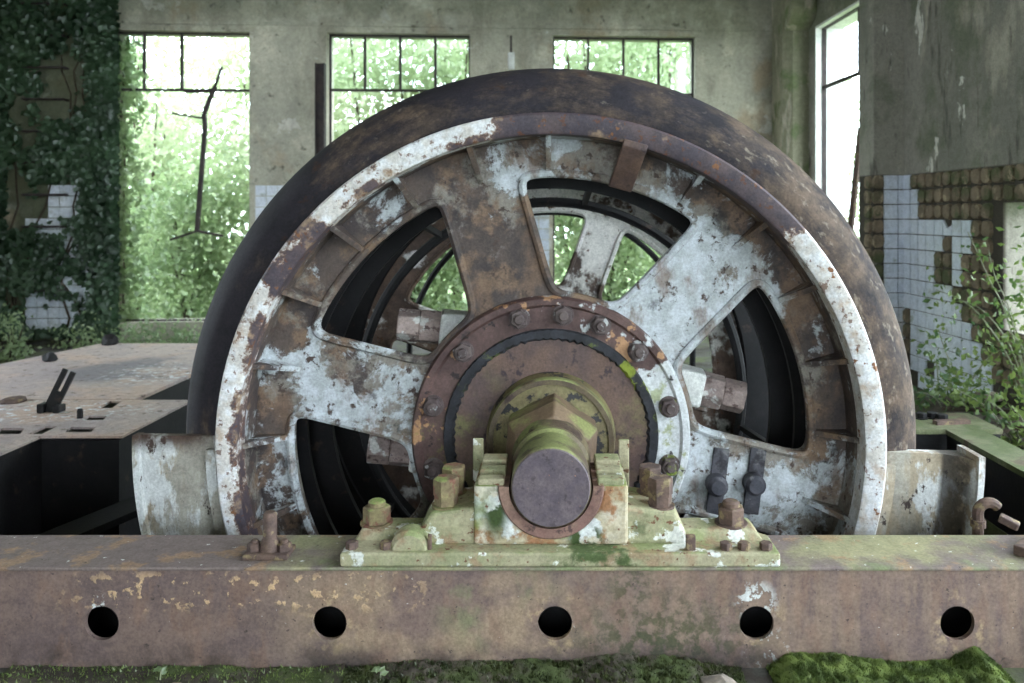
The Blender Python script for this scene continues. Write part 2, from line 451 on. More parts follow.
k = NT('glass')
tb = k.n('ShaderNodeBsdfTransparent')
tb.inputs[0].default_value = (0.93, 0.97, 0.95, 1)
gl = k.n('ShaderNodeBsdfGlossy')
gl.inputs['Roughness'].default_value = 0.05
mx = k.n('ShaderNodeMixShader')
mx.inputs[0].default_value = 0.06
k.link(tb.outputs[0], mx.inputs[1])
k.link(gl.outputs[0], mx.inputs[2])
k.link(mx.outputs[0], k.out.inputs[0])
MATS['glass'] = k.m

# ------------------------------------------------------------------ mesh helpers
ORG = {}

class MB:
    def __init__(self):
        self.v = []
        self.f = []

    def add(self, vs_, fs_):
        o = len(self.v)
        self.v += [tuple(p) for p in vs_]
        self.f += [tuple(i + o for i in q) for q in fs_]
        return self

    def box(self, a, b, tf=None):
        x0, y0, z0 = a
        x1, y1, z1 = b
        p = [(x0, y0, z0), (x1, y0, z0), (x1, y1, z0), (x0, y1, z0), (x0, y0, z1), (x1, y0, z1), (x1, y1, z1), (x0, y1, z1)]
        if tf:
            p = [tf(*q) for q in p]
        return self.add(p, [(0, 3, 2, 1), (4, 5, 6, 7), (0, 1, 5, 4), (1, 2, 6, 5), (2, 3, 7, 6), (3, 0, 4, 7)])

    def bar(self, p, q, w, h=None, up=(0, 0, 1)):
        """a rectangular bar from p to q"""
        p, q = Vector(p), Vector(q)
        h = h or w
        d = (q - p).normalized()
        upv = Vector(up)
        if abs(d.dot(upv)) > 0.95:
            upv = Vector((0, 1, 0))
        s = d.cross(upv).normalized() * (w / 2)
        t = s.cross(d).normalized() * (h / 2)
        P = [p - s - t, p + s - t, p + s + t, p - s + t, q - s - t, q + s - t, q + s + t, q - s + t]
        return self.add(P, [(0, 1, 2, 3), (7, 6, 5, 4), (0, 4, 5, 1), (1, 5, 6, 2), (2, 6, 7, 3), (3, 7, 4, 0)])

    def tube(self, pts, r, n=8, caps=True):
        pts = [Vector(p) for p in pts]
        rs = r if isinstance(r, (list, tuple)) else [r] * len(pts)
        o = len(self.v)
        ref = None
        for i, p in enumerate(pts):
            d = (pts[min(i + 1, len(pts) - 1)] - pts[max(i - 1, 0)]).normalized()
            if ref is None:
                ref = d.orthogonal().normalized()
            ref = (ref - d * ref.dot(d)).normalized()
            b = d.cross(ref)
            for j in range(n):
                a = 2 * PI * j / n
                self.v.append(tuple(p + (ref * math.cos(a) + b * math.sin(a)) * rs[i]))
        for i in range(len(pts) - 1):
            for j in range(n):
                k2 = (j + 1) % n
                self.f.append((o + i * n + j, o + i * n + k2, o + (i + 1) * n + k2, o + (i + 1) * n + j))
        if caps:
            self.f.append(tuple(o + j for j in reversed(range(n))))
            self.f.append(tuple(o + (len(pts) - 1) * n + j for j in range(n)))
        return self

    def lathe(self, prof, c=(0, 0, 0), n=96, axis='Y', closed=True, a0=0.0, a1=360.0, jag=None):
        """revolve (radius, along) profile; for axis Y angle 0 is up and grows to +X"""
        full = abs(a1 - a0) >= 359.9
        m = n if full else n + 1
        o = len(self.v)
        for i in range(m):
            a = rad(a0 + (a1 - a0) * i / n)
            for j, (r, y) in enumerate(prof):
                if jag:
                    r += jag(i, j)
                if axis == 'Y':
                    self.v.append((c[0] + r * math.sin(a), c[1] + y, c[2] + r * math.cos(a)))
                else:
                    self.v.append((c[0] + r * math.cos(a), c[1] + r * math.sin(a), c[2] + y))
        P = len(prof)
        for i in range(n):
            i2 = (i + 1) % m
            for j in range(P if closed else P - 1):
                j2 = (j + 1) % P
                self.f.append((o + i * P + j, o + i * P + j2, o + i2 * P + j2, o + i2 * P + j))
        if not full and closed:
            self.f.append(tuple(o + j for j in range(P)))
            self.f.append(tuple(o + n * P + j for j in reversed(range(P))))
        return self

    def plate(self, outer, holes, d0, d1, tf):
        """flat plate with holes; 2-D outline, thickness d0..d1, tf(x, y, d) -> world"""
        loops = [outer] + holes
        flat = [p for l in loops for p in l]
        tris = tessellate_polygon([[Vector((p[0], p[1], 0)) for p in l] for l in loops])
        n = len(flat)
        vs_ = [tf(p[0], p[1], d0) for p in flat] + [tf(p[0], p[1], d1) for p in flat]
        fs_ = []
        for t in tris:
            fs_.append(tuple(t))
            fs_.append(tuple(i + n for i in reversed(t)))
        o = 0
        for l in loops:
            for i in range(len(l)):
                a, b = o + i, o + (i + 1) % len(l)
                fs_.append((a, b, b + n, a + n))
            o += len(l)
        return self.add(vs_, fs_)

def make_mesh(name, mb, org=(0, 0, 0), smooth=False, angle=35):
    me = bpy.data.meshes.new(name)
    ox, oy, oz = org
    me.from_pydata([(x - ox, y - oy, z - oz) for x, y, z in mb.v], [], mb.f)
    bm = bmesh.new()
    bm.from_mesh(me)
    bmesh.ops.remove_doubles(bm, verts=bm.verts, dist=1e-6)
    bmesh.ops.recalc_face_normals(bm, faces=bm.faces)
    bm.to_mesh(me)
    bm.free()
    if smooth:
        me.polygons.foreach_set('use_smooth', [True] * len(me.polygons))
        me.set_sharp_from_angle(angle=rad(angle))
    me.update()
    return me

def obj(name, mb, mat, parent=None, smooth=False, bevel=0.0, raw=False, kind=None, angle=35):
    xs, ys, zs = zip(*mb.v)
    org = ((min(xs) + max(xs)) / 2, (min(ys) + max(ys)) / 2, min(zs))
    if raw:
        me = bpy.data.meshes.new(name)
        me.from_pydata([(x - org[0], y - org[1], z - org[2]) for x, y, z in mb.v], [], mb.f)
        if smooth:
            me.polygons.foreach_set('use_smooth', [True] * len(me.polygons))
        me.update()
    else:
        me = make_mesh(name, mb, org, smooth, angle)
    me.materials.append(MATS[mat])
    o = bpy.data.objects.new(name, me)
    col.objects.link(o)
    ORG[o] = Vector(org)
    if parent is not None:
        o.parent = parent
        o.location = Vector(org) - ORG[parent]
    else:
        o.location = org
    if bevel:
        b = o.modifiers.new('bevel', 'BEVEL')
        b.width = bevel
        b.segments = 2
        b.limit_method = 'ANGLE'
        b.angle_limit = rad(40)
    if kind:
        o['kind'] = kind
    return o

def inst(name, me, loc, rot=(0, 0, 0), parent=None, scale=None):
    o = bpy.data.objects.new(name, me)
    col.objects.link(o)
    ORG[o] = Vector(loc)
    o.location = Vector(loc) - (ORG[parent] if parent is not None else Vector())
    o.rotation_euler = rot
    if scale:
        o.scale = scale
    if parent is not None:
        o.parent = parent
    return o

def shared(name, mb, mat, smooth=False, angle=35):
    me = make_mesh(name, mb, (0, 0, 0), smooth, angle)
    me.materials.append(MATS[mat])
    return me

def tag(o, label, cat, group=None):
    o['label'] = label
    o['category'] = cat
    if group:
        o['group'] = group
    return o

def thing(name, loc, label, cat, group=None):
    o = bpy.data.objects.new(name, None)
    o.empty_display_size = 0.1
    col.objects.link(o)
    o.location = loc
    ORG[o] = Vector(loc)
    return tag(o, label, cat, group)

def struct(o):
    o['kind'] = 'structure'
    return o

def soften(poly, step=0.02, it=14):
    """resample a closed outline evenly and round its corners"""
    pts = []
    n = len(poly)
    for i in range(n):
        a, b = Vector(poly[i]), Vector(poly[(i + 1) % n])
        m = max(1, int(round((b - a).length / step)))
        pts += [a.lerp(b, j / m) for j in range(m)]
    for _ in range(it):
        m = len(pts)
        pts = [pts[i] * 0.5 + (pts[i - 1] + pts[(i + 1) % m]) * 0.25 for i in range(m)]
    return [(p.x, p.y) for p in pts]

def circle(cx, cy, r, n=40):
    return [(cx + r * math.cos(2 * PI * i / n), cy + r * math.sin(2 * PI * i / n)) for i in range(n)]

def ident(x, y, z):
    return (x, y, z)

# ------------------------------------------------------------------ setting: floor with the wheel pit
PX0, PX1, PY0, PY1, PZ = -3.06, 2.4, 3.2, 6.4, -2.0
mb = MB()
X0, X1, Y0, Y1 = -9.0, 5.2, -7.0, 12.4
def quad(m, a, b, c, d):
    m.add([a, b, c, d], [(0, 1, 2, 3)])
for (a, b, c, d) in ((X0, X1, Y0, PY0), (X0, X1, PY1, Y1), (X0, PX0, PY0, PY1), (PX1, X1, PY0, PY1)):
    mb.box((a, c, -0.2), (b, d, 0.0))
floor = struct(obj('floor', mb, 'floor_concrete'))
mb = MB()
mb.box((PX0 - .2, PY0 - .2, PZ - .1), (PX1 + .2, PY1 + .2, PZ))
for a, b in (((PX0 - .2, PY0 - .2, PZ), (PX0, PY1 + .2, -.2)), ((PX1, PY0 - .2, PZ), (PX1 + .2, PY1 + .2, -.2)),
             ((PX0, PY0 - .2, PZ), (PX1, PY0, -.2)), ((PX0, PY1, PZ), (PX1, PY1 + .2, -.2))):
    mb.box(a, b)
obj('pit_lining', mb, 'pit_grime', floor)

# ------------------------------------------------------------------ setting: walls
WT = 0.36
DADO = 2.09
ZW0, ZW1 = 0.24, 4.16
WB = [(back_u(113), back_u(249.5)), (back_u(328), back_u(470)), (back_u(553), back_u(695))]
mb = MB()
edges = [UL - WT] + [q for w in WB for q in w] + [UR + WT]
for i in range(0, len(edges), 2):
    mb.box((edges[i], 0, -0.1), (edges[i + 1], WT, RH), B)
for a, b in WB:
    mb.box((a, 0, ZW1), (b, WT, RH), B)
    mb.box((a, 0, -0.1), (b, WT, ZW0), B)
# shallow lintel band, string course and pilaster joints of the cast frame
mb.box((edges[1] - .3, -0.03, 4.25), (UR, 0, 4.29), B)
wall_back = struct(obj('wall_back', mb, 'plaster'))
# openings of the right wall: tall window by the corner, low opening, and tall ones beside and behind the camera
va, vb = right_v(816), right_v(858)            # tall window
na, nb = right_v(1003), right_v(1003) - 1.3    # low opening
opens = [(vb - 0.5, va, 0.3, 4.13), (nb, na, 0.75, 1.78)]
vv = nb - 0.7
while vv > -15.5:
    opens.append((vv - 2.5, vv, 0.3, 5.6))
    vv -= 3.1
mb = MB()
cuts = sorted(opens, key=lambda t: -t[1])
v = WT
for (b0, b1, z0, z1) in cuts:
    mb.box((UR, b1, -0.1), (UR + WT, v, RH), B)
    mb.box((UR, b0, z1), (UR + WT, b1, RH), B)
    mb.box((UR, b0, -0.1), (UR + WT, b1, z0), B)
    v = b0
mb.box((UR, -18, -0.1), (UR + WT, v, RH), B)
wall_right = struct(obj('wall_right', mb, 'plaster_damp'))
mb = MB()
mb.box((UL - WT, -4.0, -0.1), (UL, WT, RH), B)
mb.box((UL - WT, -18, -0.1), (UL, -6.2, RH), B)
mb.box((UL - WT, -6.2, -0.1), (UL, -4.0, 0.3), B)  # opening above this sill is out of view, added to light the machine bed
mb.box((UL - WT, -6.2, 4.2), (UL, -4.0, RH), B)
struct(obj('wall_left', mb, 'plaster_damp'))
mb = MB()
fw = [UL - WT, -4.4, -2.8, -1.0, 1.4, UR + WT]
for i in (0, 2, 4):
    mb.box((fw[i], -18 - WT, -0.1), (fw[i + 1], -18, RH), B)
for i in (1, 3):
    mb.box((fw[i], -18 - WT, -0.1), (fw[i + 1], -18, 0.3), B)
    mb.box((fw[i], -18 - WT, 4.2), (fw[i + 1], -18, RH), B)
struct(obj('wall_front', mb, 'plaster_damp'))
# flat roof of the hall
mb = MB()
mb.box((UL - WT, -18.0, RH), (UR + WT, WT, RH + 0.25), B)
struct(obj('ceiling', mb, 'plaster_damp'))

# corner column with a mossy corbel, and the tiled pier
mb = MB()
cv = -0.55
mb.plate([(3.10, 0.0), (3.10, cv + .12), (3.20, cv), (UR, cv), (UR, 0.0)], [], -0.1, RH, lambda x, y, d: B(x, y, d))
struct(obj('trim_1', mb, 'moss_plaster'))
mb = MB()
mb.plate([(0, 4.62), (0.30, 4.62), (0.30, 4.38), (0.20, 4.22), (0, 4.12)], [], 3.08, UR, lambda x, y, d: B(d, cv - x, y))
struct(obj('trim_2', mb, 'moss_plaster', bevel=0.03))
pu0, pu1 = 3.10, UR
pv0 = -3.12
mb = MB()
mb.box((pu0, pv0, -0.1), (pu1, pv0 + 0.34, RH), B)
pier = struct(obj('trim_3', mb, 'plaster_damp', bevel=0.01))

# windows: steel glazing bars, remaining panes
def bar_obj(name, a, b, parent, w=0.035):
    m = MB()
    m.bar(a, b, w, w)
    return obj(name, m, 'window_steel', parent)
def win(i, u0, u1, zs_, us_, zbar, panes):
    vfr = 0.10
    m = MB()
    for p, q in (((u0, ZW0), (u0, ZW1)), ((u1, ZW0), (u1, ZW1)), ((u0, ZW1), (u1, ZW1)), ((u0, ZW0), (u1, ZW0))):
        m.bar(B(p[0], vfr, p[1]), B(q[0], vfr, q[1]), 0.05, 0.05)
    w = struct(obj('window_%d' % i, m, 'window_steel'))
    bar_obj('glazing_bar', B(u0, vfr, zbar), B(u1, vfr, zbar), w)
    for u, z in us_:
        bar_obj('glazing_bar', B(u, vfr, z), B(u, vfr, ZW1), w)
    for a, b in panes:
        m = MB()
        m.box((a + .02, vfr - .004, zbar + .02), (b - .02, vfr + .004, ZW1 - .02), B)
        obj('pane', m, 'glass', w)
    return w
zb1 = back_z(180, 89)
w1 = win(1, *WB[0], None, [(back_u(141), zb1), (back_u(179), zb1)], zb1, [(WB[0][0], back_u(141))])
q = lambda px, py, dv=0.04: B(back_u(px), dv, back_z(px, py))
m = MB()
for a, b in (((221, 66), (214, 86)), ((214, 86), (203, 113)), ((203, 113), (204, 126)), ((204, 126), (196, 231))):
    m.bar(q(*a), q(*b), 0.05 if a[1] > 80 else 0.03)
obj('bent_bar', m, 'window_steel', w1)
for a, b in (((171, 113), (203, 118)), ((196, 231), (169, 240)), ((196, 231), (222, 236))):
    m = MB()
    m.bar(q(*a), q(*b), 0.028)
    obj('broken_bar', m, 'window_steel', w1)
m = MB()
m.bar(q(182, 90, 0.1), q(214, 90, 0.04), 0.05)
obj('broken_bar', m, 'window_steel', w1)
def quarter(w):
    return [w[0] + (w[1] - w[0]) * t / 4 for t in range(5)]
for i, w in ((2, WB[1]), (3, WB[2])):
    us = quarter(w)
    zb = back_z(400 if i == 2 else 620, 89.5 if i == 2 else 93)
    win(i, w[0], w[1], None, [(u, zb) for u in us[1:4]], zb, [(us[j], us[j + 1]) for j in range(4)])
# pale plaster reveals round the windows
for i, w in enumerate(WB):
    m = MB()
    if i == 1:
        m.box((w[0] - 0.05, -0.05, 2.3), (w[0] - 0.01, 0.05, ZW1), B)
    m.box((w[0] - 0.1, -0.025, ZW1 + 0.0), (w[1] + 0.08, 0.02, ZW1 + 0.06), B)
    struct(obj('trim_%d' % (i + 4), m, 'plaster'))
# window in the right wall
def Rw(v_, z_, du=0.10):
    return B(UR + du, v_, z_)
m = MB()
v0, v1 = opens[0][0], opens[0][1]
for p_, q_ in (((v0, .3), (v0, 4.13)), ((v1, .3), (v1, 4.13)), ((v0, 4.13), (v1, 4.13)), ((v0, .3), (v1, .3))):
    m.bar(Rw(*p_), Rw(*q_), 0.06)
w4 = struct(obj('window_4', m, 'window_steel'))
m = MB()
m.box((UR - .01, v1 - .02, .3), (UR + WT + .01, v1 + .005, 4.13), B)
m.box((UR - .01, v0, 4.11), (UR + WT + .01, v1, 4.135), B)
obj('lit_reveal', m, 'pale_white', w4)  # white liner: brightness of the sky-lit jamb put into its colour
bar_obj('glazing_bar', Rw(v0, 3.34), Rw(v1, 3.34), w4, 0.04)
bar_obj('glazing_bar', Rw(right_v(851), 3.34), Rw(right_v(851), 4.13), w4, 0.03)

# ------------------------------------------------------------------ wall tiles and mortar pads
TS = 0.149
tile_mb = MB()
tile_mb.box((-TS / 2 + .005, -0.012, -TS / 2 + .005), (TS / 2 - .005, 0.004, TS / 2 - .005))
tile_me = shared('tile', tile_mb, 'tile_glaze')
half_mb = MB()
half_mb.box((-TS / 4 + .004, -0.012, -TS / 2 + .005), (TS / 4 - .004, 0.004, TS / 2 - .005))
half_me = shared('tile_half', half_mb, 'tile_glaze')
chip_mb = MB()
h_ = TS / 2 - .005
chip_mb.plate([(-h_, -h_), (h_, -h_), (h_, h_ * .4), (0.0, -h_ * .1), (-h_, h_)], [], -0.012, 0.004, lambda x, y, d: (x, d, y))
chip_me = shared('tile_chipped', chip_mb, 'tile_glaze')
def pad_mesh(seed):
    r = random.Random(seed)
    m = MB()
    n = 12
    ring = []
    for i in range(n):
        a = 2 * PI * i / n
        c, s = math.cos(a), math.sin(a)
        p = 4.5
        rr = (TS * 0.52) / ((abs(c) ** p + abs(s) ** p) ** (1 / p)) * r.uniform(0.82, 1.0)
        ring.append((rr * c, rr * s))
    vs_ = [(x, 0.012, z) for x, z in ring] + [(x * .86, -0.022, z * .86) for x, z in ring]
    m.add(vs_, [tuple(range(n, 2 * n))] + [(i, (i + 1) % n, n + (i + 1) % n, n + i) for i in range(n)])
    return shared('mortar_pad', m, 'mortar')
pads = [pad_mesh(s) for s in range(8)]
rnd = random.Random(4)
TOPZ = 2.085
# right wall, seen obliquely: rows run down from the dado line, columns from the pier towards the camera
rows = ['T', 'TT', 'TT', 'TTTTTCTT', 'TTTTT-TT', 'TTTT--T-', 'TTTT--T-', 'TTTTTT--', 'TTTTTTT-', '-TTTTTTT', '-TTTTTTTT', '-TTTTTTTTT', '-TT-TTTTTT', '--TTTTTTTT']
rotR = (0, 0, TH + PI / 2 * -1)
for r_, row in enumerate(rows):
    z = TOPZ - (r_ + .5) * TS
    for c in range(17):
        v_ = pv0 - (c + .5) * TS
        if opens[1][0] < v_ < opens[1][1] + .05 and z < 1.85 and z > 0.7:
            continue
        ch = row[c] if c < len(row) else '-'
        loc = B(UR - 0.006, v_, z)
        if ch in 'TC':
            inst('tile', tile_me if ch == 'T' else chip_me, loc, (0, rnd.uniform(-.012, .012), TH - PI / 2), wall_right)
        elif r_ < 12:
            inst('mortar_pad', rnd.choice(pads), loc, (0, rnd.choice((0, PI / 2, PI)), TH - PI / 2), wall_right)
# pier: one and a half tiles wide, the rest bare mortar
for r_ in range(13):
    z = TOPZ - (r_ + .5) * TS
    inst('tile', half_me, B(pu1 - TS * .25, pv0 - .006, z), (0, 0, TH), pier)
    inst('tile', tile_me, B(pu1 - TS * 1.0, pv0 - .006, z), (0, rnd.uniform(-.012, .012), TH), pier)
    inst('mortar_pad', rnd.choice(pads), B(pu1 - TS * 1.85, pv0 - .004, z), (0, rnd.choice((0, PI)), TH), pier, (0.8, 1, 1))
    inst('mortar_pad', rnd.choice(pads), B(pu0 - .004, pv0 + .10, z), (0, 0, TH - PI / 2), pier)
# back wall dado tiles on the piers
def dado(ua, ub, keep):
    n = int((ub - ua) / TS)
    off = ((ub - ua) - n * TS) / 2
    for r_ in range(13):
        for c in range(n):
            u, z = ua + off + (c + .5) * TS, TOPZ - (r_ + .5) * TS
            if keep(c, r_, u, z):
                inst('tile', tile_me, B(u, -0.006, z), (0, rnd.uniform(-.01, .01), TH), wall_back)
dado(back_u(20), WB[0][0] - 0.02, lambda c, r_, u, z: not (c < 2 and r_ < 3))
dado(WB[0][1] + 0.02, WB[1][0] - 0.02, lambda c, r_, u, z: True)
dado(WB[1][1] + 0.02, WB[2][0] - 0.02, lambda c, r_, u, z: True)

# ------------------------------------------------------------------ the wheel
AZ = AZ_
AX = (0.0, 0.0, AZ)
wheel = thing('winding_wheel', (0, 4.0, AZ - 1.729), 'huge spoked iron winding wheel with flaking white paint and dark tyre on a thick shaft', 'wheel')
def L(prof, n=128, **k2):
    return MB().lathe(prof, AX, n, **k2)
def axt(x, y, d):
    return (x, d, AZ + y)
tyre = obj('tyre', L([(1.475, 3.585), (1.50, 3.575), (1.60, 3.60), (1.665, 3.65), (1.705, 3.72), (1.724, 3.78), (1.729, 3.83), (1.729, 4.22), (1.70, 4.26), (1.40, 4.26), (1.40, 4.2), (1.475, 4.1)], 192), 'tyre_steel', wheel, smooth=True, angle=40)
obj('front_ring', L([(1.385, 3.505), (1.395, 3.498), (1.470, 3.498), (1.480, 3.508), (1.480, 3.60), (1.385, 3.60)], 192), 'ring_paint', wheel, smooth=True)
obj('rim', L([(1.385, 3.60), (1.40, 3.60), (1.40, 3.74), (1.385, 3.74)], 128), 'web_paint', wheel, smooth=True)
obj('drum_shell', L([(1.385, 3.74), (1.40, 3.74), (1.40, 4.26), (1.385, 4.26)], 128), 'dark_iron', wheel, smooth=True)
obj('rear_flange', L([(1.17, 4.24), (1.39, 4.24), (1.39, 4.28), (1.17, 4.28)], 128), 'dark_iron', wheel, smooth=True)
obj('inner_ring', L([(1.225, 4.00), (1.385, 4.00), (1.385, 4.03), (1.225, 4.03)], 128), 'dark_iron', wheel, smooth=True)

SP0 = -16.0
def hole_outline(ac, half, w, ri, ro, it=20):
    pts = []
    a_in = half - math.degrees(math.asin(w / ri))
    a_out = half - math.degrees(math.asin(w / ro))
    for i in range(9):
        a = rad(ac - a_out + 2 * a_out * i / 8)
        pts.append((ro * math.sin(a), ro * math.cos(a)))
    for i in range(7):
        a = rad(ac + a_in - 2 * a_in * i / 6)
        pts.append((ri * math.sin(a), ri * math.cos(a)))
    return soften(pts, 0.02, it)
holes = [hole_outline(SP0 + 30 + 60 * i, 30, 0.185, 0.655, 1.225, 16) for i in range(6)]
web_prof = [(1.39 * math.sin(2 * PI * i / 128), 1.39 * math.cos(2 * PI * i / 128)) for i in range(128)]
WY = 3.735
web = obj('web', MB().plate(web_prof, holes, WY, WY + 0.09, axt), 'web_paint', wheel)
for h in holes:
    m = MB()
    pts = [axt(x, y, WY) for x, y in h]
    pts.append(pts[0])
    pts.append(pts[1])
    m.tube(pts, 0.021, 8, caps=False)
    obj('hole_lip', m, 'web_paint', web, smooth=True)
# raised spine along each spoke of the casting
rib_mb = MB()
rib_mb.plate([(3.735, 1.215), (3.735, 1.386), (3.575, 1.386), (3.60, 1.36), (3.70, 1.25)], [], -0.012, 0.012, lambda y, r, d: (d, y, r))
rib_me = shared('rib', rib_mb, 'web_paint')
for i in range(24):
    if i != 1:
        inst('rib', rib_me, (0, 0, AZ), (0, rad(15 * i - 0.5), 0), wheel)
# rust coloured keeper strap bridging ring and web at one rib
m = MB()
def rot(a, p):
    s, c = math.sin(rad(a)), math.cos(rad(a))
    return (p[0] * c + p[2] * s, p[1], AZ - p[0] * s + p[2] * c)
m.plate([(3.49, 1.40), (3.52, 1.40), (3.60, 1.30), (3.70, 1.22), (3.70, 1.19), (3.67, 1.19), (3.58, 1.27), (3.49, 1.37)], [], -0.055, 0.055, lambda y, r, d: rot(15.5, (d, y, r)))
obj('keeper_strap', m, 'hub_disc', wheel, bevel=0.006)

# hub
obj('hub_flange', L([(0.49, 3.705), (0.60, 3.705), (0.612, 3.69), (0.638, 3.69), (0.648, 3.705), (0.655, 3.76), (0.655, 3.80), (0.49, 3.80)], 128), 'hub_paint', wheel, smooth=True)
rg = random.Random(7)
jagv = {}
def jag(i, j):
    if j in (0, 1):
        return -0.007 * (i % 2) + rg.uniform(-.004, .004)
    if j == 2:
        return 0.005 * (i % 2)
    return 0
obj('gasket_ring', L([(0.452, 3.70), (0.462, 3.685), (0.492, 3.685), (0.500, 3.70), (0.500, 3.76), (0.452, 3.76)], 160, jag=jag), 'gasket', wheel)
obj('hub_disc', L([(0.0, 3.70), (0.458, 3.70), (0.458, 3.77), (0.0, 3.77)], 128, closed=False), 'hub_disc', wheel, smooth=True)
obj('seal_ring', L([(0.0, 3.60), (0.268, 3.60), (0.284, 3.61), (0.287, 3.63), (0.30, 3.70), (0.0, 3.70)], 96, closed=False), 'seal_paint', wheel, smooth=True)
obj('seal_band', L([(0.262, 3.592), (0.284, 3.592), (0.29, 3.60), (0.29, 3.64), (0.262, 3.64)], 96), 'shaft_steel', wheel, smooth=True)
m = MB()
hexr = 0.225
hx = [(hexr * math.sin(rad(60 * i + 4)), hexr * math.cos(rad(60 * i + 4))) for i in range(6)]
hx2 = [(x * .80, y * .80) for x, y in hx]
vs_ = [axt(x, y, 3.36) for x, y in hx2] + [axt(x, y, 3.45) for x, y in hx] + [axt(x, y, 3.62) for x, y in hx]
m.add(vs_, [tuple(range(6)), tuple(reversed(range(12, 18)))] + [(i + 6 * t, (i + 1) % 6 + 6 * t, (i + 1) % 6 + 6 * (t + 1), i + 6 * (t + 1)) for t in (0, 1) for i in range(6)])
obj('shaft_nut', m, 'nut_steel', wheel, bevel=0.008)
SR = 0.152
shaft = obj('shaft', L([(0.0, 3.0), (SR - .006, 3.0), (SR, 3.006), (SR, 3.16), (0.145, 3.17), (0.145, 3.24), (0.158, 3.25), (0.158, 3.28), (0.150, 3.29), (0.166, 3.33), (0.166, 3.40), (0.20, 3.60), (0.20, 5.7), (0.0, 5.7)], 80, closed=False), 'shaft_steel', wheel, smooth=True)
obj('end_face', L([(0.0, 2.994), (SR - .008, 2.994), (SR - .004, 3.0), (0.0, 3.0)], 80, closed=False), 'shaft_end', shaft, smooth=True)

def hex_mb(r, h, studr=0.0, studh=0.0, wash=0.0, axis='Y', chamf=0.12):
    """hex nut at the origin growing along -Y (or +Z) with washer and stud"""
    m = MB()
    def T(x, y, d):
        return (x, -d, y) if axis == 'Y' else (x, y, d)
    base = 0.0
    if wash:
        n = 20
        m.plate([(wash * math.cos(2 * PI * i / n), wash * math.sin(2 * PI * i / n)) for i in range(n)], [], -0.002, 0.008, T)
        base = 0.008
    H = [(r * math.cos(PI / 3 * i), r * math.sin(PI / 3 * i)) for i in range(6)]
    o = len(m.v)
    c = r * chamf
    ring = [T(x, y, base - .004) for x, y in H] + [T(x, y, base + h - c) for x, y in H] + [T(x * (1 - chamf), y * (1 - chamf), base + h) for x, y in H]
    m.add(ring, [tuple(reversed(range(6))), tuple(range(12, 18))] + [(i + 6 * t, (i + 1) % 6 + 6 * t, (i + 1) % 6 + 6 * (t + 1), i + 6 * (t + 1)) for t in (0, 1) for i in range(6)])
    if studr:
        n = 14
        rings = []
        for rr, dd in ((studr, base + h - .004), (studr, base + h + studh * .7), (studr * .75, base + h + studh)):
            rings += [T(rr * math.cos(2 * PI * i / n), rr * math.sin(2 * PI * i / n), dd) for i in range(n)]
        m.add(rings, [tuple(range(2 * n, 3 * n))] + [(i + n * t, (i + 1) % n + n * t, (i + 1) % n + n * (t + 1), i + n * (t + 1)) for t in (0, 1) for i in range(n)])
    return m
hubbolt = shared('hub_bolt', hex_mb(0.044, 0.036, 0.024, 0.018, 0.05), 'dirty_bolt')
for a in (-135, -105.4, -75.5, -46, -15, 5.8, 24, 45.7, 76, 103.7, 134, 165, -165):
    r = 0.566
    inst('bolt', hubbolt, (r * math.sin(rad(a)), 3.703, AZ + r * math.cos(rad(a))), (0, rad(rg.uniform(0, 60)), 0), wheel)
# big clamping bolts behind the web, radial to the hub
def clamp(px, py, sx, dz, tilt):
    Y = 3.99
    o = at(px, py, Y)
    d = Vector((sx, -0.12, dz)).normalized()
    m = MB()
    m.bar(o - d * 0.30, o - d * 0.10, 0.17, 0.20, up=(0, 1, 0))
    lug = obj('clamp_lug', m, 'pale_white', wheel, bevel=0.015)
    m = MB()
    t1 = Vector((0, 1, 0))
    t1 = (t1 - d * t1.dot(d)).normalized()
    t2 = d.cross(t1)
    for (s0, s1, rr) in ((-0.12, 0.0, 0.088), (0.0, 0.11, 0.082)):
        R = []
        for e in (s0, s1):
            for i in range(6):
                q_ = 2 * PI * i / 6 + tilt
                R.append(o + d * e + (t1 * math.cos(q_) + t2 * math.sin(q_)) * rr)
        m.add(R, [tuple(range(6)), tuple(range(6, 12))] + [(i, (i + 1) % 6, 6 + (i + 1) % 6, 6 + i) for i in range(6)])
        tilt += 0.35
    obj('clamp_bolt', m, 'clamp_iron', lug, bevel=0.006)
clamp(420, 326, -1, 0.10, 0.3)
clamp(391, 448, -1, 0.12, 0.5)
clamp(722, 393, 1, -0.22, 0.2)
clamp(735, 560, 1, -0.5, 0.2)
# two blackened keeper plates with round studs on the lower right spoke
for (px, py) in ((715, 482), (752, 481)):
    c = at(px, py, WY)
    m = MB()
    m.bar((c.x - .01, WY - .008, c.z - .15), (c.x + .03, WY - .008, c.z + .16), 0.075, 0.016, up=(0, 1, 0))
    kp = obj('keeper_plate', m, 'oiled_steel', wheel, bevel=0.004)
    obj('stud', MB().lathe([(0.0, -0.07), (0.032, -0.07), (0.048, -0.055), (0.05, -0.015), (0.05, 0.0), (0.0, 0.0)], (c.x, WY - .014, c.z), 24, closed=False), 'oiled_steel', kp, smooth=True)
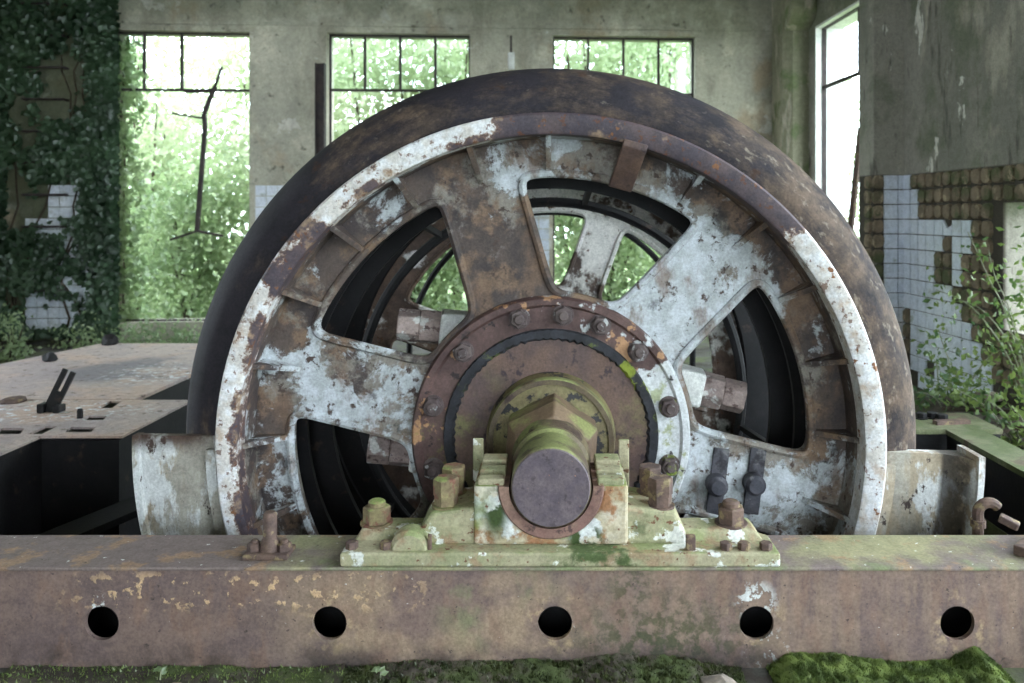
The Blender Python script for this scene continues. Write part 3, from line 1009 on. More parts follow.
# inner stiffening hoop and the rear half of the wheel
m = MB()
m.tube([(1.103 * math.sin(2 * PI * i / 96), 4.6, AZ + 1.103 * math.cos(2 * PI * i / 96)) for i in range(98)], 0.028, 8, caps=False)
hoop = obj('stiffening_hoop', m, 'dark_iron', wheel, smooth=True)
for i in range(8):
    a = 45 * i + 10
    m = MB()
    m.bar(rot(a, (0, 4.26, 1.19)), rot(a, (0, 4.6, 1.11)), 0.03)
    obj('stay', m, 'dark_iron', hoop)
RY = 5.15
holes2 = [hole_outline(20 + 22.5 + 45 * i, 22.5, 0.115, 0.56, 1.06, 12) for i in range(8)]
rim2 = [(1.24 * math.sin(2 * PI * i / 96), 1.24 * math.cos(2 * PI * i / 96)) for i in range(96)]
rweb = obj('rear_web', MB().plate(rim2, holes2, RY, RY + 0.06, axt), 'rear_paint_shaded', wheel)
for h in holes2:
    m = MB()
    pts = [axt(x, y, RY) for x, y in h]
    m.tube(pts + pts[:2], 0.016, 6, caps=False)
    obj('hole_lip', m, 'rear_paint_shaded', rweb, smooth=True)
obj('rear_rim', L([(1.23, 5.0), (1.40, 5.0), (1.42, 5.02), (1.42, 5.38), (1.40, 5.4), (1.23, 5.4), (1.23, 5.38), (1.36, 5.3), (1.36, 5.08)], 128), 'dark_iron', wheel, smooth=True)
m = MB()
m.tube([(1.05 * math.sin(2 * PI * i / 96), 5.9, AZ + 1.05 * math.cos(2 * PI * i / 96)) for i in range(98)], 0.022, 6, caps=False)
hoop = obj('rear_hoop', m, 'dark_iron', wheel, smooth=True)
for i in range(4):
    m = MB()
    m.bar(rot(90 * i + 65, (0, 5.2, 1.10)), rot(90 * i + 65, (0, 5.9, 1.05)), 0.03)
    obj('stay', m, 'dark_iron', hoop)

# ------------------------------------------------------------------ the girder
GX0, GX1 = -3.05, 2.75
GZ = 0.376
girder = thing('steel_girder', (0, 3.09, 0), 'long rusty steel girder with five round holes carrying the wheel bearing', 'girder')
obj('front_web', MB().plate([(GX0, -0.02), (GX1, -0.02), (GX1, GZ - .012), (GX0, GZ - .012)], [circle(x, 0.165, 0.0635) for x in holesX], 2.955, 2.975, lambda x, y, d: (x, d, y)), 'girder_rust', girder)
m = MB()
m.box((GX0, 2.945, GZ - .014), (GX1, 3.25, GZ))
obj('top_flange', m, 'girder_top', girder, bevel=0.005)
m = MB()
m.box((GX0, 3.20, -0.02), (GX1, 3.22, GZ - .014))
obj('rear_web', m, 'dark_iron', girder)
m = MB()
m.box((GX0, 2.976, -0.015), (GX1, 3.199, 0.0))
obj('bottom_flange', m, 'pit_grime', girder)

# ------------------------------------------------------------------ bearing pedestal on the girder
ped = thing('bearing_pedestal', (0, 3.1, GZ), 'open lower half of a mossy cream painted shaft bearing bolted on the girder', 'bearing')
SX0, SX1 = -0.782, 0.85
SZ = 0.428
m = MB()
m.plate([(SX0, 2.947), (SX1, 2.947), (SX1, 3.12), (SX1 - .12, 3.235), (SX0 + .10, 3.235), (SX0, 3.05)], [], GZ, SZ, lambda x, y, d: (x, y, d))
sole = obj('sole_plate', m, 'sole_paint', ped, bevel=0.008)
def padm(x0, x1, y0, y1, z0, z1, ins):
    m = MB()
    a = [(x0, y0), (x1, y0), (x1, y1), (x0, y1)]
    b = [(x0 + ins, y0 + ins), (x1 - ins, y0 + ins), (x1 - ins, y1 - ins), (x0 + ins, y1 - ins)]
    m.add([(x, y, z0) for x, y in a] + [(x, y, z1) for x, y in b], [(3, 2, 1, 0), (4, 5, 6, 7)] + [(i, (i + 1) % 4, 4 + (i + 1) % 4, 4 + i) for i in range(4)])
    return m
obj('bolt_pad', padm(-0.76, -0.45, 3.06, 3.24, SZ - .005, 0.462, 0.03), 'sole_paint', ped, bevel=0.008)
obj('bolt_pad', padm(0.47, 0.82, 3.06, 3.24, SZ - .005, 0.462, 0.03), 'sole_paint', ped, bevel=0.008)
m = MB()
m.plate([(-0.515, SZ - .004), (0.525, SZ - .004), (0.515, 0.47), (0.475, 0.545), (0.30, 0.565), (-0.30, 0.565), (-0.46, 0.545), (-0.505, 0.47)], [], 3.035, 3.29, lambda x, y, d: (x, d, y))
obj('foot_casting', m, 'sole_paint', ped, bevel=0.014)
BX = 0.293
prof = [(-BX, SZ), (BX, SZ), (BX, 0.655), (0.20, 0.655)]
prof += [(0.20 * math.cos(PI * i / 24), AZ - 0.20 * math.sin(PI * i / 24)) for i in range(1, 24)]
prof += [(-0.20, 0.655), (-BX, 0.655)]
blk = obj('bearing_block', MB().plate(prof, [], 3.02, 3.31, lambda x, y, d: (x, d, y)), 'bearing_paint', ped, bevel=0.012)
for s in (-1, 1):
    for y0, y1 in ((3.025, 3.085), (3.115, 3.185), (3.215, 3.305)):
        m = MB()
        m.box((s * 0.278 if s < 0 else 0.178, y0, 0.65), (-0.178 if s < 0 else 0.278, y1, 0.676 + (y0 - 3.02) * .08))
        obj('cap_seat', m, 'sole_paint', blk, bevel=0.006)
obj('bush', L([(0.160, 3.012), (0.196, 3.012), (0.202, 3.02), (0.202, 3.31), (0.160, 3.31)], 40, a0=90, a1=270), 'bush_metal', ped, smooth=True)
for s in (-1, 1):
    m = MB()
    m.box((s * .305 - .022, 3.33, SZ), (s * .305 + .022, 3.345, 0.74 if s > 0 else 0.745))
    obj('side_tab', m, 'sole_paint', ped, bevel=0.005)
big = shared('foundation_bolt', hex_mb(0.054, 0.062, 0.034, 0.022, 0.064, 'Z'), 'mossy_bolt')
bigr = shared('foundation_bolt_rusty', hex_mb(0.054, 0.062, 0.034, 0.022, 0.064, 'Z'), 'rust_bolt')
tall = shared('tall_bolt', hex_mb(0.046, 0.05, 0.0, 0.0, 0.056, 'Z').add(*(lambda h: ([(x, y, z + .05) for x, y, z in h.v], h.f))(hex_mb(0.050, 0.062, 0, 0, 0, 'Z'))), 'mossy_bolt')
tallr = shared('tall_bolt_rusty', hex_mb(0.046, 0.05, 0.0, 0.0, 0.056, 'Z').add(*(lambda h: ([(x, y, z + .05) for x, y, z in h.v], h.f))(hex_mb(0.050, 0.062, 0, 0, 0, 'Z'))), 'rust_bolt')
inst('foundation_bolt', big, (-0.69, 3.155, 0.46), (0, 0, 0.2), ped)
inst('foundation_bolt', bigr, (0.712, 3.15, 0.46), (0, 0, 0.4), ped)
inst('tall_bolt', tall, (-0.408, 3.10, 0.548), (0, 0, 0.25), ped)
inst('tall_bolt', tall, (-0.395, 3.23, 0.552), (0, 0, 0.5), ped)
inst('tall_bolt', tallr, (0.425, 3.10, 0.548), (0, 0, 0.1), ped)
inst('tall_bolt', tallr, (0.402, 3.23, 0.552), (0, 0, 0.4), ped)
small = shared('small_bolt', hex_mb(0.024, 0.026, 0.0, 0, 0, 'Z'), 'rust_bolt')
for px, py in ((352, 546), (386, 546), (726, 547), (744, 547), (766, 547)):
    Y = (CZ - SZ) * FPX / (py + 2 - VY)
    inst('small_bolt', small, ((px - VX) / FPX * Y, Y, SZ), (0, 0, px * .37), ped)
m = MB()
m.box((0.505, 2.97, SZ - .002), (0.54, 2.995, SZ + .055))
obj('key_block', m, 'rust_bolt', ped, bevel=0.004)
m = MB()
m.box((-0.462, 2.975, SZ - .002), (-0.447, 2.995, SZ + .055))
obj('key_block', m, 'rust_bolt', ped, bevel=0.004)
hump = MB()
hump.lathe([(0.0, -0.03), (0.06, -0.03), (0.075, -0.015), (0.075, 0.05), (0.0, 0.05)], (-0.53, 3.0, SZ - .005), 24, closed=False, a0=-90, a1=90)
obj('wedge_lug', hump, 'sole_paint', ped, smooth=True)

# small anchor on the girder, left of the bearing
anc = thing('anchor_plate', (-1.08, 3.06, GZ), 'small rusty anchor plate with two nuts and an upright stud on the girder', 'anchor plate')
m = MB()
m.box((-1.165, 3.00, GZ), (-0.995, 3.11, GZ + .022))
ap = obj('plate', m, 'rust_bolt', anc, bevel=0.006)
for x in (-1.135, -1.022):
    inst('nut', shared('nut', hex_mb(0.028, 0.028, 0.014, 0.012, 0, 'Z'), 'rust_bolt'), (x, 3.05, GZ + .022), (0, 0, .3), anc)
m = MB()
m.lathe([(0.0, 0), (0.04, 0), (0.036, 0.03), (0.026, 0.05), (0.026, 0.135), (0.02, 0.145), (0.0, 0.145)], (-1.078, 3.055, GZ + .02), 18, 'Z', closed=False)
obj('stud', m, 'rust_bolt', anc, smooth=True)

# ------------------------------------------------------------------ curved casing plates either side of the wheel
def casing(side, label, flange):
    a0, a1 = (91.3, 140) if side > 0 else (-140, -88.6)
    t = thing('wheel_casing', (side * 1.7, 3.6, -0.9), label, 'casing', 'curved casing plates hugging the wheel')
    pf = [(1.50, 3.585), (1.52, 3.57), (1.60, 3.56), (1.80, 3.56), (1.845, 3.575), (1.845, 3.59), (1.50, 3.60)]
    if flange:
        pf = [(1.50, 3.585), (1.52, 3.57), (1.60, 3.56), (1.71, 3.56), (1.76, 3.552), (1.80, 3.53), (1.83, 3.49), (1.845, 3.45), (1.86, 3.45), (1.86, 3.62), (1.50, 3.62)]
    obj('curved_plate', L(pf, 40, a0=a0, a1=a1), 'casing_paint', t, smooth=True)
    obj('inner_strip', L([(1.49, 3.535), (1.535, 3.535), (1.535, 3.57), (1.49, 3.57)], 40, a0=a0 + (2 if side > 0 else 0), a1=a1 - (0 if side > 0 else 2)), 'casing_paint', t, smooth=True)
    if flange:
        obj('outer_flange', L([(1.845, 3.43), (1.872, 3.43), (1.872, 3.62), (1.845, 3.62)], 40, a0=a0 - 0.8, a1=a1), 'casing_paint', t, smooth=True)
    else:
        obj('edge_strip', L([(1.838, 3.545), (1.866, 3.545), (1.866, 3.60), (1.838, 3.60)], 40, a0=a0, a1=a1), 'casing_paint', t, smooth=True)
    return t
casing(-1, 'curved casing plate with flaking cream paint beside the slotted base plate', False)
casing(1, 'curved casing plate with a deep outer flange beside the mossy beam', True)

# ------------------------------------------------------------------ machine bed to the left
bed = thing('base_plate', (-3.5, 6.2, 0), 'wide rusty machine base plate scattered with white flakes beside the wheel', 'plate')
UZ = 0.376
m = MB()
m.plate([(-5.3, 5.64), (-2.95, 5.64), (-2.95, 8.10), (-4.57, 8.10), (-4.82, 6.97), (-5.3, 6.4)], [], UZ - .03, UZ, ident)
obj('top_plate', m, 'plate_rust', bed, bevel=0.004)
m = MB()
m.box((-2.99, 5.66, -1.5), (-2.96, 8.08, UZ - .03))
m.box((-4.55, 8.04, 0.0), (-2.99, 8.07, UZ - .03))
obj('side_web', m, 'dark_iron', bed)
slot = thing('slotted_plate', (-3.2, 5.1, 0), 'slotted steel bed plate with dark rectangular slots in front of the base plate', 'plate')
LZ = GZ
def hrect(px0, px1, py0, py1):
    """a slot through the plate, from its outline on the plate's top"""
    o = []
    for px, py in ((px0[0], py1), (px1[0], py1), (px1[1], py0), (px0[1], py0)):
        Y = (CZ - LZ) * FPX / (py - VY)
        o.append(((px - VX) / FPX * Y, Y))
    return o
slots = [hrect((65, 71), (91, 96), 427, 432), hrect((84, 89), (103, 107), 416, 420), hrect((28, 46), (42, 58), 426, 434), hrect((98, 110), (112, 122), 401, 408), hrect((-4, 2), (20, 25), 428, 434)]
m = MB()
m.plate([(-5.3, 4.2), (-3.01, 4.2), (-3.01, 4.70), (-2.53, 4.70), (-2.53, 5.62), (-5.3, 5.62)], slots, LZ - .014, LZ, ident)
obj('top_plate', m, 'plate_rust', slot)
m = MB()
m.box((-3.05, 4.72, -1.5), (-2.56, 4.75, LZ - .03))
m.box((-2.585, 4.75, -1.5), (-2.56, 5.6, LZ - .014))
m.box((-5.2, 4.24, 0.003), (-3.05, 5.6, 0.02))  # dark sheet laid under the slots, standing in for shade below the plate
m.box((-3.05, 4.2, -1.5), (-3.02, 4.72, LZ - .014))
obj('side_web', m, 'dark_iron', slot)
beam = thing('bed_beam', (-3.4, 3.8, 0), 'rusty longitudinal bed beam along the dark pit below the slotted plate', 'beam')
m = MB()
m.box((-4.6, 3.26, LZ - .03), (-3.01, 4.19, LZ))
obj('top_plate', m, 'plate_rust', beam)
m = MB()
m.box((-3.05, 3.26, -1.2), (-3.02, 4.19, LZ - .03))
obj('side_web', m, 'dark_iron', beam)
# forked lever, post and lumps on the bed
fk = thing('forked_lever', (-3.15, 4.95, UZ), 'leaning dark iron fork with two prongs standing on the bed plate', 'lever')
def bedp(px, py, z):
    Y = (CZ - z) * FPX / (py - VY)
    return Vector(((px - VX) / FPX * Y, Y, z))
b0 = bedp(49, 412, LZ)
up_ = 1 / FPX * b0.y
base = b0 + Vector((0, 0, 0.0))
tip = b0 + Vector((16 * up_, 0.05, 40 * up_))
mid = base.lerp(tip, 0.5)
perp = Vector((0.93, 0, -0.37)) * 0.028
m = MB()
m.bar(base + Vector((0, 0, .0)), mid, 0.085, 0.02, up=(0, 1, 0))
obj('shank', m, 'dark_iron', fk)
for s in (-1, 1):
    m = MB()
    m.bar(mid - (tip - mid) * .05 + perp * s, tip + perp * s, 0.03, 0.02, up=(0, 1, 0))
    obj('prong', m, 'dark_iron', fk)
for dx, hh in ((-0.035, 0.06), (0.07, 0.05)):
    m = MB()
    m.box((b0.x + dx - .025, b0.y - .04, LZ), (b0.x + dx + .02, b0.y + .04, LZ + hh))
    obj('clevis', m, 'dark_iron', fk, bevel=0.008)
c = bedp(80, 418, LZ)
m = MB()
m.lathe([(0, 0), (.018, 0), (.018, .05), (.013, .06), (0, .06)], tuple(c), 10, 'Z', closed=False)
tag(obj('stud_bolt', m, 'dark_iron'), 'short upright iron stud between the slots of the bed plate', 'bolt')
def lump(name, c, s, mat, seed, label, cat, group=None, flat=0.7):
    bm = bmesh.new()
    bmesh.ops.create_icosphere(bm, subdivisions=2, radius=1)
    r = Vector((seed * 3.1, seed * 1.7, 0))
    m = MB()
    for v_ in bm.verts:
        p = v_.co * (1 + 0.45 * mnoise.noise(v_.co * 1.3 + r))
        m.v.append((c[0] + p.x * s, c[1] + p.y * s, c[2] + max(-0.25, p.z) * s * flat + .2 * s * flat))
    for f_ in bm.faces:
        m.f.append(tuple(v_.index for v_ in f_.verts))
    bm.free()
    o = obj(name, m, mat)
    tag(o, label, cat, group)
    return o
lump('iron_lump', bedp(50, 361, UZ), 0.055, 'dark_iron', 1, 'round black lump of iron near the outer edge of the base plate', 'lump', flat=1.2)
lump('iron_lump', bedp(110, 344.5, UZ), 0.075, 'dark_iron', 2, 'dark jagged scrap lump on the far edge of the base plate', 'lump', flat=1.1)
lump('iron_lump', bedp(13, 402, LZ), 0.085, 'rust_bolt', 3, 'flat rusty scrap lump beside the forked lever', 'lump', flat=0.35)
# plank lying in the pit
m = MB()
m.bar((-2.75, 3.75, -0.02), (-2.3, 4.72, 0.02), 0.20, 0.04)
tag(obj('pit_strut', m, 'dark_iron'), 'dark flat iron strut lying across the pit below the slotted plate', 'strut')

# ------------------------------------------------------------------ right of the wheel
rb = thing('mossy_beam', (2.5, 4.1, 0), 'moss green frame beam along the pit beside the wheel', 'beam')
m = MB()
m.box((2.40, 3.26, LZ - .03), (2.62, 4.84, LZ))
obj('top_plate', m, 'beam_moss', rb)
m = MB()
m.box((2.405, 3.26, -1.2), (2.43, 4.84, LZ - .03))
obj('side_web', m, 'dark_iron', rb)
cb = thing('cross_beam', (2.2, 4.95, 0), 'mossy cross beam with bolt heads closing the pit behind the wheel', 'beam')
m = MB()
m.box((1.7, 4.845, LZ - .03), (2.75, 5.25, LZ))
obj('top_plate', m, 'beam_moss', cb)
m = MB()
m.box((1.7, 4.87, -1.2), (2.75, 4.9, LZ - .03))
obj('side_web', m, 'dark_iron', cb)
hb = shared('bolt_head', hex_mb(0.035, 0.03, 0, 0, 0.042, 'Z'), 'dark_iron')
for px, py in ((921, 418.5), (932, 418), (942, 420)):
    inst('bolt', hb, bedp(px, py, LZ), (0, 0, px), cb)
m = MB()
m.bar(bedp(935, 424.5, LZ) + Vector((0, 0, .012)), bedp(968, 423, LZ) + Vector((0, 0, .012)), 0.05, 0.024)
tag(obj('iron_bar', m, 'rust_bolt'), 'short rusty flat bar lying on the mossy cross beam', 'bar')
# goose-neck pipe and broken lever at the end of the girder
P0 = at(978, 534, 3.31)
pts = [Vector((P0.x, 3.31, -0.2)), Vector((P0.x, 3.31, 0.40))]
for i in range(9):
    a = PI - i / 8 * PI * 0.8
    pts.append(Vector((P0.x + 0.042 + 0.042 * math.cos(a), 3.31 - 0.01 * i / 8, 0.445 + 0.042 * math.sin(a))))
gp = thing('goose_neck_pipe', (P0.x, 3.31, -0.2), 'bent rusty goose-neck pipe rising behind the end of the girder', 'pipe')
obj('pipe', MB().tube(pts, 0.022, 10), 'rust_bolt', gp, smooth=True)
m = MB()
m.lathe([(.0, 0), (.03, 0), (.03, .03), (.0, .03)], (P0.x, 3.31, 0.385), 12, 'Z', closed=False)
obj('collar', m, 'rust_bolt', gp)
lv = thing('broken_lever', (1.88, 3.12, GZ), 'broken rusty lever with a square block lying on the girder end', 'lever')
m = MB()
m.bar(at(999, 517, 3.16), at(1019, 527, 3.12), 0.045, 0.03)
obj('handle', m, 'rust_bolt', lv, bevel=0.006)
m = MB()
m.bar((1.80, 3.02, GZ + .02), (2.02, 3.20, GZ + .03), 0.09, 0.04)
m.box((1.93, 3.10, GZ), (2.03, 3.20, GZ + .09))
obj('block', m, 'rust_bolt', lv, bevel=0.006)

# ------------------------------------------------------------------ loose things in the hall
m = MB()
pb = at(320.5, 300, 10.3)
m.box((pb[0] - .06, pb[1] - .05, 0), (pb[0] - .045, pb[1] + .05, 3.64))
m.box((pb[0] + .045, pb[1] - .05, 0), (pb[0] + .06, pb[1] + .05, 3.64))
m.box((pb[0] - .045, pb[1] - .01, 0), (pb[0] + .045, pb[1] + .01, 3.64))
tag(obj('steel_post', m, 'window_steel'), 'dark upright steel post standing by the middle window', 'post')
m = MB()
pa = Vector(B(UR - 0.06, right_v(853) , 0.35))
m.tube([at(843, 290, 9.0), at(851, 225, 9.02), at(861, 128, 9.05)], 0.04, 8)
tag(obj('leaning_pole', m, 'rust_bolt'), 'thin reddish pole leaning in the tall corner window', 'pole')
# step irons on the ivy wall
lad = thing('wall_ladder', B(back_u(43), -0.1, 0.2), 'row of dark iron climbing rungs fixed up the ivy wall', 'ladder')
for i in range(11):
    z = back_z(43, 195 - 31.6 * (i - 3))
    m = MB()
    ua, ub = back_u(27), back_u(68)
    m.tube([B(ua, 0.02, z), B(ua, -0.11, z), B(ub, -0.11, z), B(ub, 0.02, z)], 0.017, 6)
    obj('rung', m, 'window_steel', lad)
# conduit box between the middle windows
m = MB()
cbx = back_u(511)
m.box((cbx - .04, -0.06, back_z(511, 70)), (cbx + .05, 0.0, back_z(511, 53)), B)
bxo = tag(obj('switch_box', m, 'pale_white', bevel=0.01), 'small pale switch box on the wall between two windows', 'box')
m = MB()
m.tube([B(cbx, -0.02, back_z(511, 54)), B(cbx, -0.02, back_z(511, 36))], 0.014, 6)
obj('conduit', m, 'window_steel', bxo)

# ------------------------------------------------------------------ plants
def leaves(m, pts, size, r, aspect=0.62, normal=None, jitter=1.0):
    """kite shaped, slightly folded leaves"""
    for p in pts:
        s = size * r.uniform(0.6, 1.25)
        n = Vector((r.gauss(0, 1), r.gauss(0, 1), r.gauss(0, 1)))
        n.normalize()
        if normal is not None:
            n = (normal + n * jitter).normalized()
        d = n.orthogonal().normalized()
        a = r.uniform(0, 2 * PI)
        b = n.cross(d)
        d, b = d * math.cos(a) + b * math.sin(a), b * math.cos(a) - d * math.sin(a)
        p = Vector(p)
        o = len(m.v)
        m.v += [tuple(p - d * s * .5), tuple(p + b * s * aspect * .5 + n * s * .1), tuple(p + d * s * .5), tuple(p - b * s * aspect * .5 + n * s * .1)]
        m.f += [(o, o + 1, o + 2), (o, o + 2, o + 3)]

def tree(name, base, h, rx, n, size, seed, label, cat, mat='leaf_tree', z0=0.1, group=None):
    r = random.Random(seed)
    t = thing(name, base, label, cat, group)
    m = MB()
    tips = []
    for i in range(7):
        a = r.uniform(0, 2 * PI)
        tip = Vector((base[0] + rx * .7 * math.cos(a) * r.random(), base[1] + rx * .7 * math.sin(a) * r.random(), base[2] + h * r.uniform(.5, .95)))
        b = Vector(base)
        md = b.lerp(tip, 0.5) + Vector((r.uniform(-.15, .15), r.uniform(-.15, .15), 0)) * h * .2
        m.tube([b + Vector((r.uniform(-.05, .05), r.uniform(-.05, .05), 0)), md, tip], [0.012 * h, 0.008 * h, 0.003 * h], 6)
        tips.append(tip)
    obj('stems', m, 'bark', t)
    m = MB()
    pts = []
    clumps = [(Vector((base[0] + r.gauss(0, .45) * rx, base[1] + r.gauss(0, .35) * rx, base[2] + h * (z0 + (1 - z0) * r.random()))), r.uniform(.18, .42) * rx) for _ in range(max(14, n // 120))]
    for i in range(n):
        c, cr = r.choice(clumps)
        pts.append((c.x + r.gauss(0, cr), c.y + r.gauss(0, cr), max(base[2] + .03, c.z + r.gauss(0, cr))))
    leaves(m, pts, size, r)
    obj('foliage', m, mat, t, raw=True, kind='stuff')
    return t

# meadow beyond the hall
m = MB()
m.box((-40, 11.3, -0.35), (30, 60, -0.12))
m.box((UR + WT + .15, -12, -0.35), (30, 11.3, -0.12))
gnd = struct(obj('ground', m, 'meadow'))
outside = [
    ((-7.6, 14.6, -.12), 4.2, 1.3, 5200, .15, 'broad green shrub outside the doorway behind the ivy wall'),
    ((-6.2, 13.6, -.12), 2.3, 1.0, 5200, .12, 'low bright bush just outside the doorway opening'),
    ((-5.0, 14.8, -.12), 3.4, 1.2, 5600, .13, 'leafy bush outside the doorway beside the bare plaster pier'),
    ((-5.6, 17.0, -.12), 6.4, 1.9, 10000, .17, 'tall pale tree further out beyond the doorway bushes'),
    ((-3.2, 15.6, -.12), 5.8, 1.6, 6500, .16, 'tall tree outside filling the middle window near the steel post'),
    ((-1.9, 16.2, -.12), 5.6, 1.5, 7500, .16, 'rounded tree outside the middle window'),
    ((-2.4, 13.8, -.12), 2.8, 1.1, 4500, .13, 'bush close outside the sill of the middle window'),
    ((0.6, 15.2, -.12), 6.0, 1.5, 8500, .16, 'tree outside the window above the wheel top'),
    ((0.9, 13.4, -.12), 2.8, 1.1, 5000, .13, 'bush close outside the window behind the rear spokes'),
    ((2.3, 16.6, -.12), 6.4, 1.6, 8500, .17, 'pale tree outside the window next to the corner column'),
    ((-9.2, 18.5, -.12), 7.0, 2.2, 6500, .2, 'large far tree standing behind the doorway shrubs'),
    ((9.6, 21.0, -.12), 4.6, 2.0, 4500, .2, 'tree seen through the tall corner window'),
]
for i, (b, h, rx, n, s, lb) in enumerate(outside):
    tree('tree' if h > 3 else 'bush', b, h, rx, n, s, 100 + i, lb, 'tree' if h > 3 else 'bush', 'leaf_tree' if h > 3 else 'leaf_fresh', group='trees and bushes outside the hall')

# ivy over the left pier
r = random.Random(21)
ivy = thing('ivy', B(-6.9, -0.15, 0), 'dark green ivy climbing over the wall beside the doorway', 'ivy')
m = MB()
pts = []
ulo, uhi = UL + 0.02, WB[0][0]
for i in range(12):
    u = r.uniform(ulo, uhi + .05)
    p = [B(u, -0.03, 0.0)]
    z = 0.0
    while z < 4.6:
        z += 0.3
        u = min(uhi + .05, max(ulo, u + r.gauss(0, .09)))
        p.append(B(u, -0.03, z))
    m.tube(p, [0.016 - 0.011 * j / len(p) for j in range(len(p))], 5)
obj('stems', m, 'bark', ivy)
m = MB()
nf = -Vector((-ST, CT, 0))
n = 0
while n < 18500:
    u, z = r.uniform(ulo, uhi + 0.10), r.uniform(0.05, 4.9)
    d = mnoise.noise(Vector((u * 1.5, z * 1.1, 3.3))) + 0.45 * mnoise.noise(Vector((u * 4, z * 4, 7)))
    edge = 0.55 if u > uhi - 0.45 else (0.5 if u < ulo + .5 else 0.0)
    hole = 0.75 if (abs(u - back_u(62)) < .28 and 1.65 < z < 2.1) else 0.0
    hole += 0.22 if (abs(u - back_u(60)) < .45 and z > 2.5 + .6 * mnoise.noise(Vector((u, 0, 1)))) else 0.0
    hole += 0.35 if (u > back_u(80) and z < 1.4 and u < uhi - .25) else 0.0
    if d + edge - hole > r.uniform(-0.25, 0.35):
        pts.append(B(u, -0.04 - abs(r.gauss(0, .07)), z))
        n += 1
leaves(m, pts, 0.085, r, 0.85, nf + Vector((0, 0, .4)), 0.6)
obj('foliage', m, 'leaf_ivy', ivy, raw=True, kind='stuff')
# fresh sprays hanging in the doorway edge
r = random.Random(33)
sp = thing('creeper', B(WB[0][0] + .05, 0.1, 0), 'bright sunlit creeper sprays hanging along the edge of the doorway', 'creeper')
m = MB()
p = [B(WB[0][0] + .03, .2, .2 + .4 * i) for i in range(10)]
m.tube([(x + r.uniform(-.04, .04), y, z) for x, y, z in p], 0.01, 5)
obj('stems', m, 'bark', sp)
m = MB()
pts = []
for i in range(1500):
    z = r.uniform(.2, 4.1)
    wd = 0.16 + 0.14 * mnoise.noise(Vector((0, z * 1.7, 5)))
    pts.append(B(WB[0][0] + abs(r.gauss(0, wd)), .1 + r.uniform(-.1, .35), z))
leaves(m, pts, 0.10, r, 0.8)
obj('foliage', m, 'leaf_fresh', sp, raw=True, kind='stuff')
# low growth along the back wall
for i, (px, py, n, label) in enumerate(((12, 330, 420, 'leafy fern tuft at the foot of the ivy wall'), (80, 338, 260, 'small leafy weed in front of the ivy wall base'), (150, 335, 500, 'low green weeds below the doorway sill'), (190, 337, 420, 'low green weeds between the doorway and the wheel'))):
    Yw = 9.2 if i == 0 else 10.1
    X = (px - VX) / FPX * Yw
    tree('weed', (X, Yw, 0), 0.5 if i == 0 else 0.2, 0.22 if i == 0 else 0.36, n, .06, 300 + i, label, 'weed', 'leaf_fresh', 0.05)

def bramble(name, base, canes, n, size, seed, label, mat='leaf_bramble', spread=0.07):
    r = random.Random(seed)
    t = thing(name, base, label, 'bramble')
    m = MB()
    pts = []
    for tip, sag in canes:
        b, e = Vector(base), Vector(tip)
        line = []
        for j in range(13):
            q_ = j / 12
            p = b.lerp(e, q_)
            p.z += math.sin(q_ * PI) * sag
            p += Vector((mnoise.noise(p * 3), mnoise.noise(p * 3 + Vector((5, 0, 0))), 0)) * .05
            line.append(p)
        m.tube(line, [0.008 - .005 * j / 12 for j in range(13)], 5)
        for j in range(n // len(canes)):
            p = r.choice(line[2:])
            pts.append(p + Vector((r.gauss(0, spread), r.gauss(0, spread), r.gauss(0, spread))))
    obj('canes', m, 'stem_pale', t)
    m = MB()
    leaves(m, pts, size, r, 0.6)
    obj('foliage', m, mat, t, raw=True, kind='stuff')
    return t
def rp(px, py, Y):
    return at(px, py, Y)
bramble('bramble', (3.05, 6.0, 0.0), [(rp(925, 350, 6.4), .1), (rp(940, 330, 6.6), .1), (rp(960, 372, 5.9), .15), (rp(985, 385, 5.7), .1), (rp(915, 392, 6.0), .1), (rp(1005, 350, 6), .2), (rp(950, 395, 5.8), .15)], 460, 0.06, 51, 'low leafy bramble at the foot of the white tiled wall')
bramble('bramble', (3.45, 5.55, 0.0), [(rp(968, 232, 6.2), .15), (rp(985, 250, 6.0), .1), (rp(1000, 300, 5.8), .2), (rp(1020, 280, 5.8), .1), (rp(1010, 330, 5.6), .2), (rp(962, 300, 6.3), .3), (rp(1024, 230, 6.0), .2), (rp(940, 290, 6.4), .3)], 480, 0.06, 52, 'tall arching bramble in front of the low opening in the tiled wall', spread=0.09)
bramble('bramble', (3.15, 5.2, 0.0), [(rp(960, 392, 5.3), .1), (rp(985, 400, 5.2), .12), (rp(1020, 380, 5.2), .15), (rp(1015, 410, 5.0), .1), (rp(930, 385, 5.6), .15)], 300, 0.058, 53, 'small bramble growing over the rubble by the mossy beam')

# rubble on the floor at the right
r = random.Random(61)
HX0, HXW, HY0, HYW = 2.77, 0.84, 3.4, 3.6
def heap_z(x, y):
    i, j = (x - HX0) / HXW * 26, (y - HY0) / HYW * 40
    e = min(1, i / 4) * min(1, (26 - i) / 3) * min(1, j / 3) * min(1, (40 - j) / 6)
    return max(-0.01, e * (0.2 + 0.10 * mnoise.noise(Vector((x * 2.2, y * 2.2, 0))) + .05 * mnoise.noise(Vector((x * 8, y * 8, 2)))))
for i in range(26):
    X, Y = r.uniform(2.86, 3.45), r.uniform(4.0, 6.2)
    s = r.uniform(0.04, 0.09)
    lump('rubble_stone', (X, Y, heap_z(X, Y)), s, 'stone' if r.random() < .35 else 'soil', 70 + i, 'broken lump of rubble on the soil heap below the brambles', 'stone', 'rubble stones between mossy beam and tiled wall')
mnd = MB()
NX, NY = 26, 40
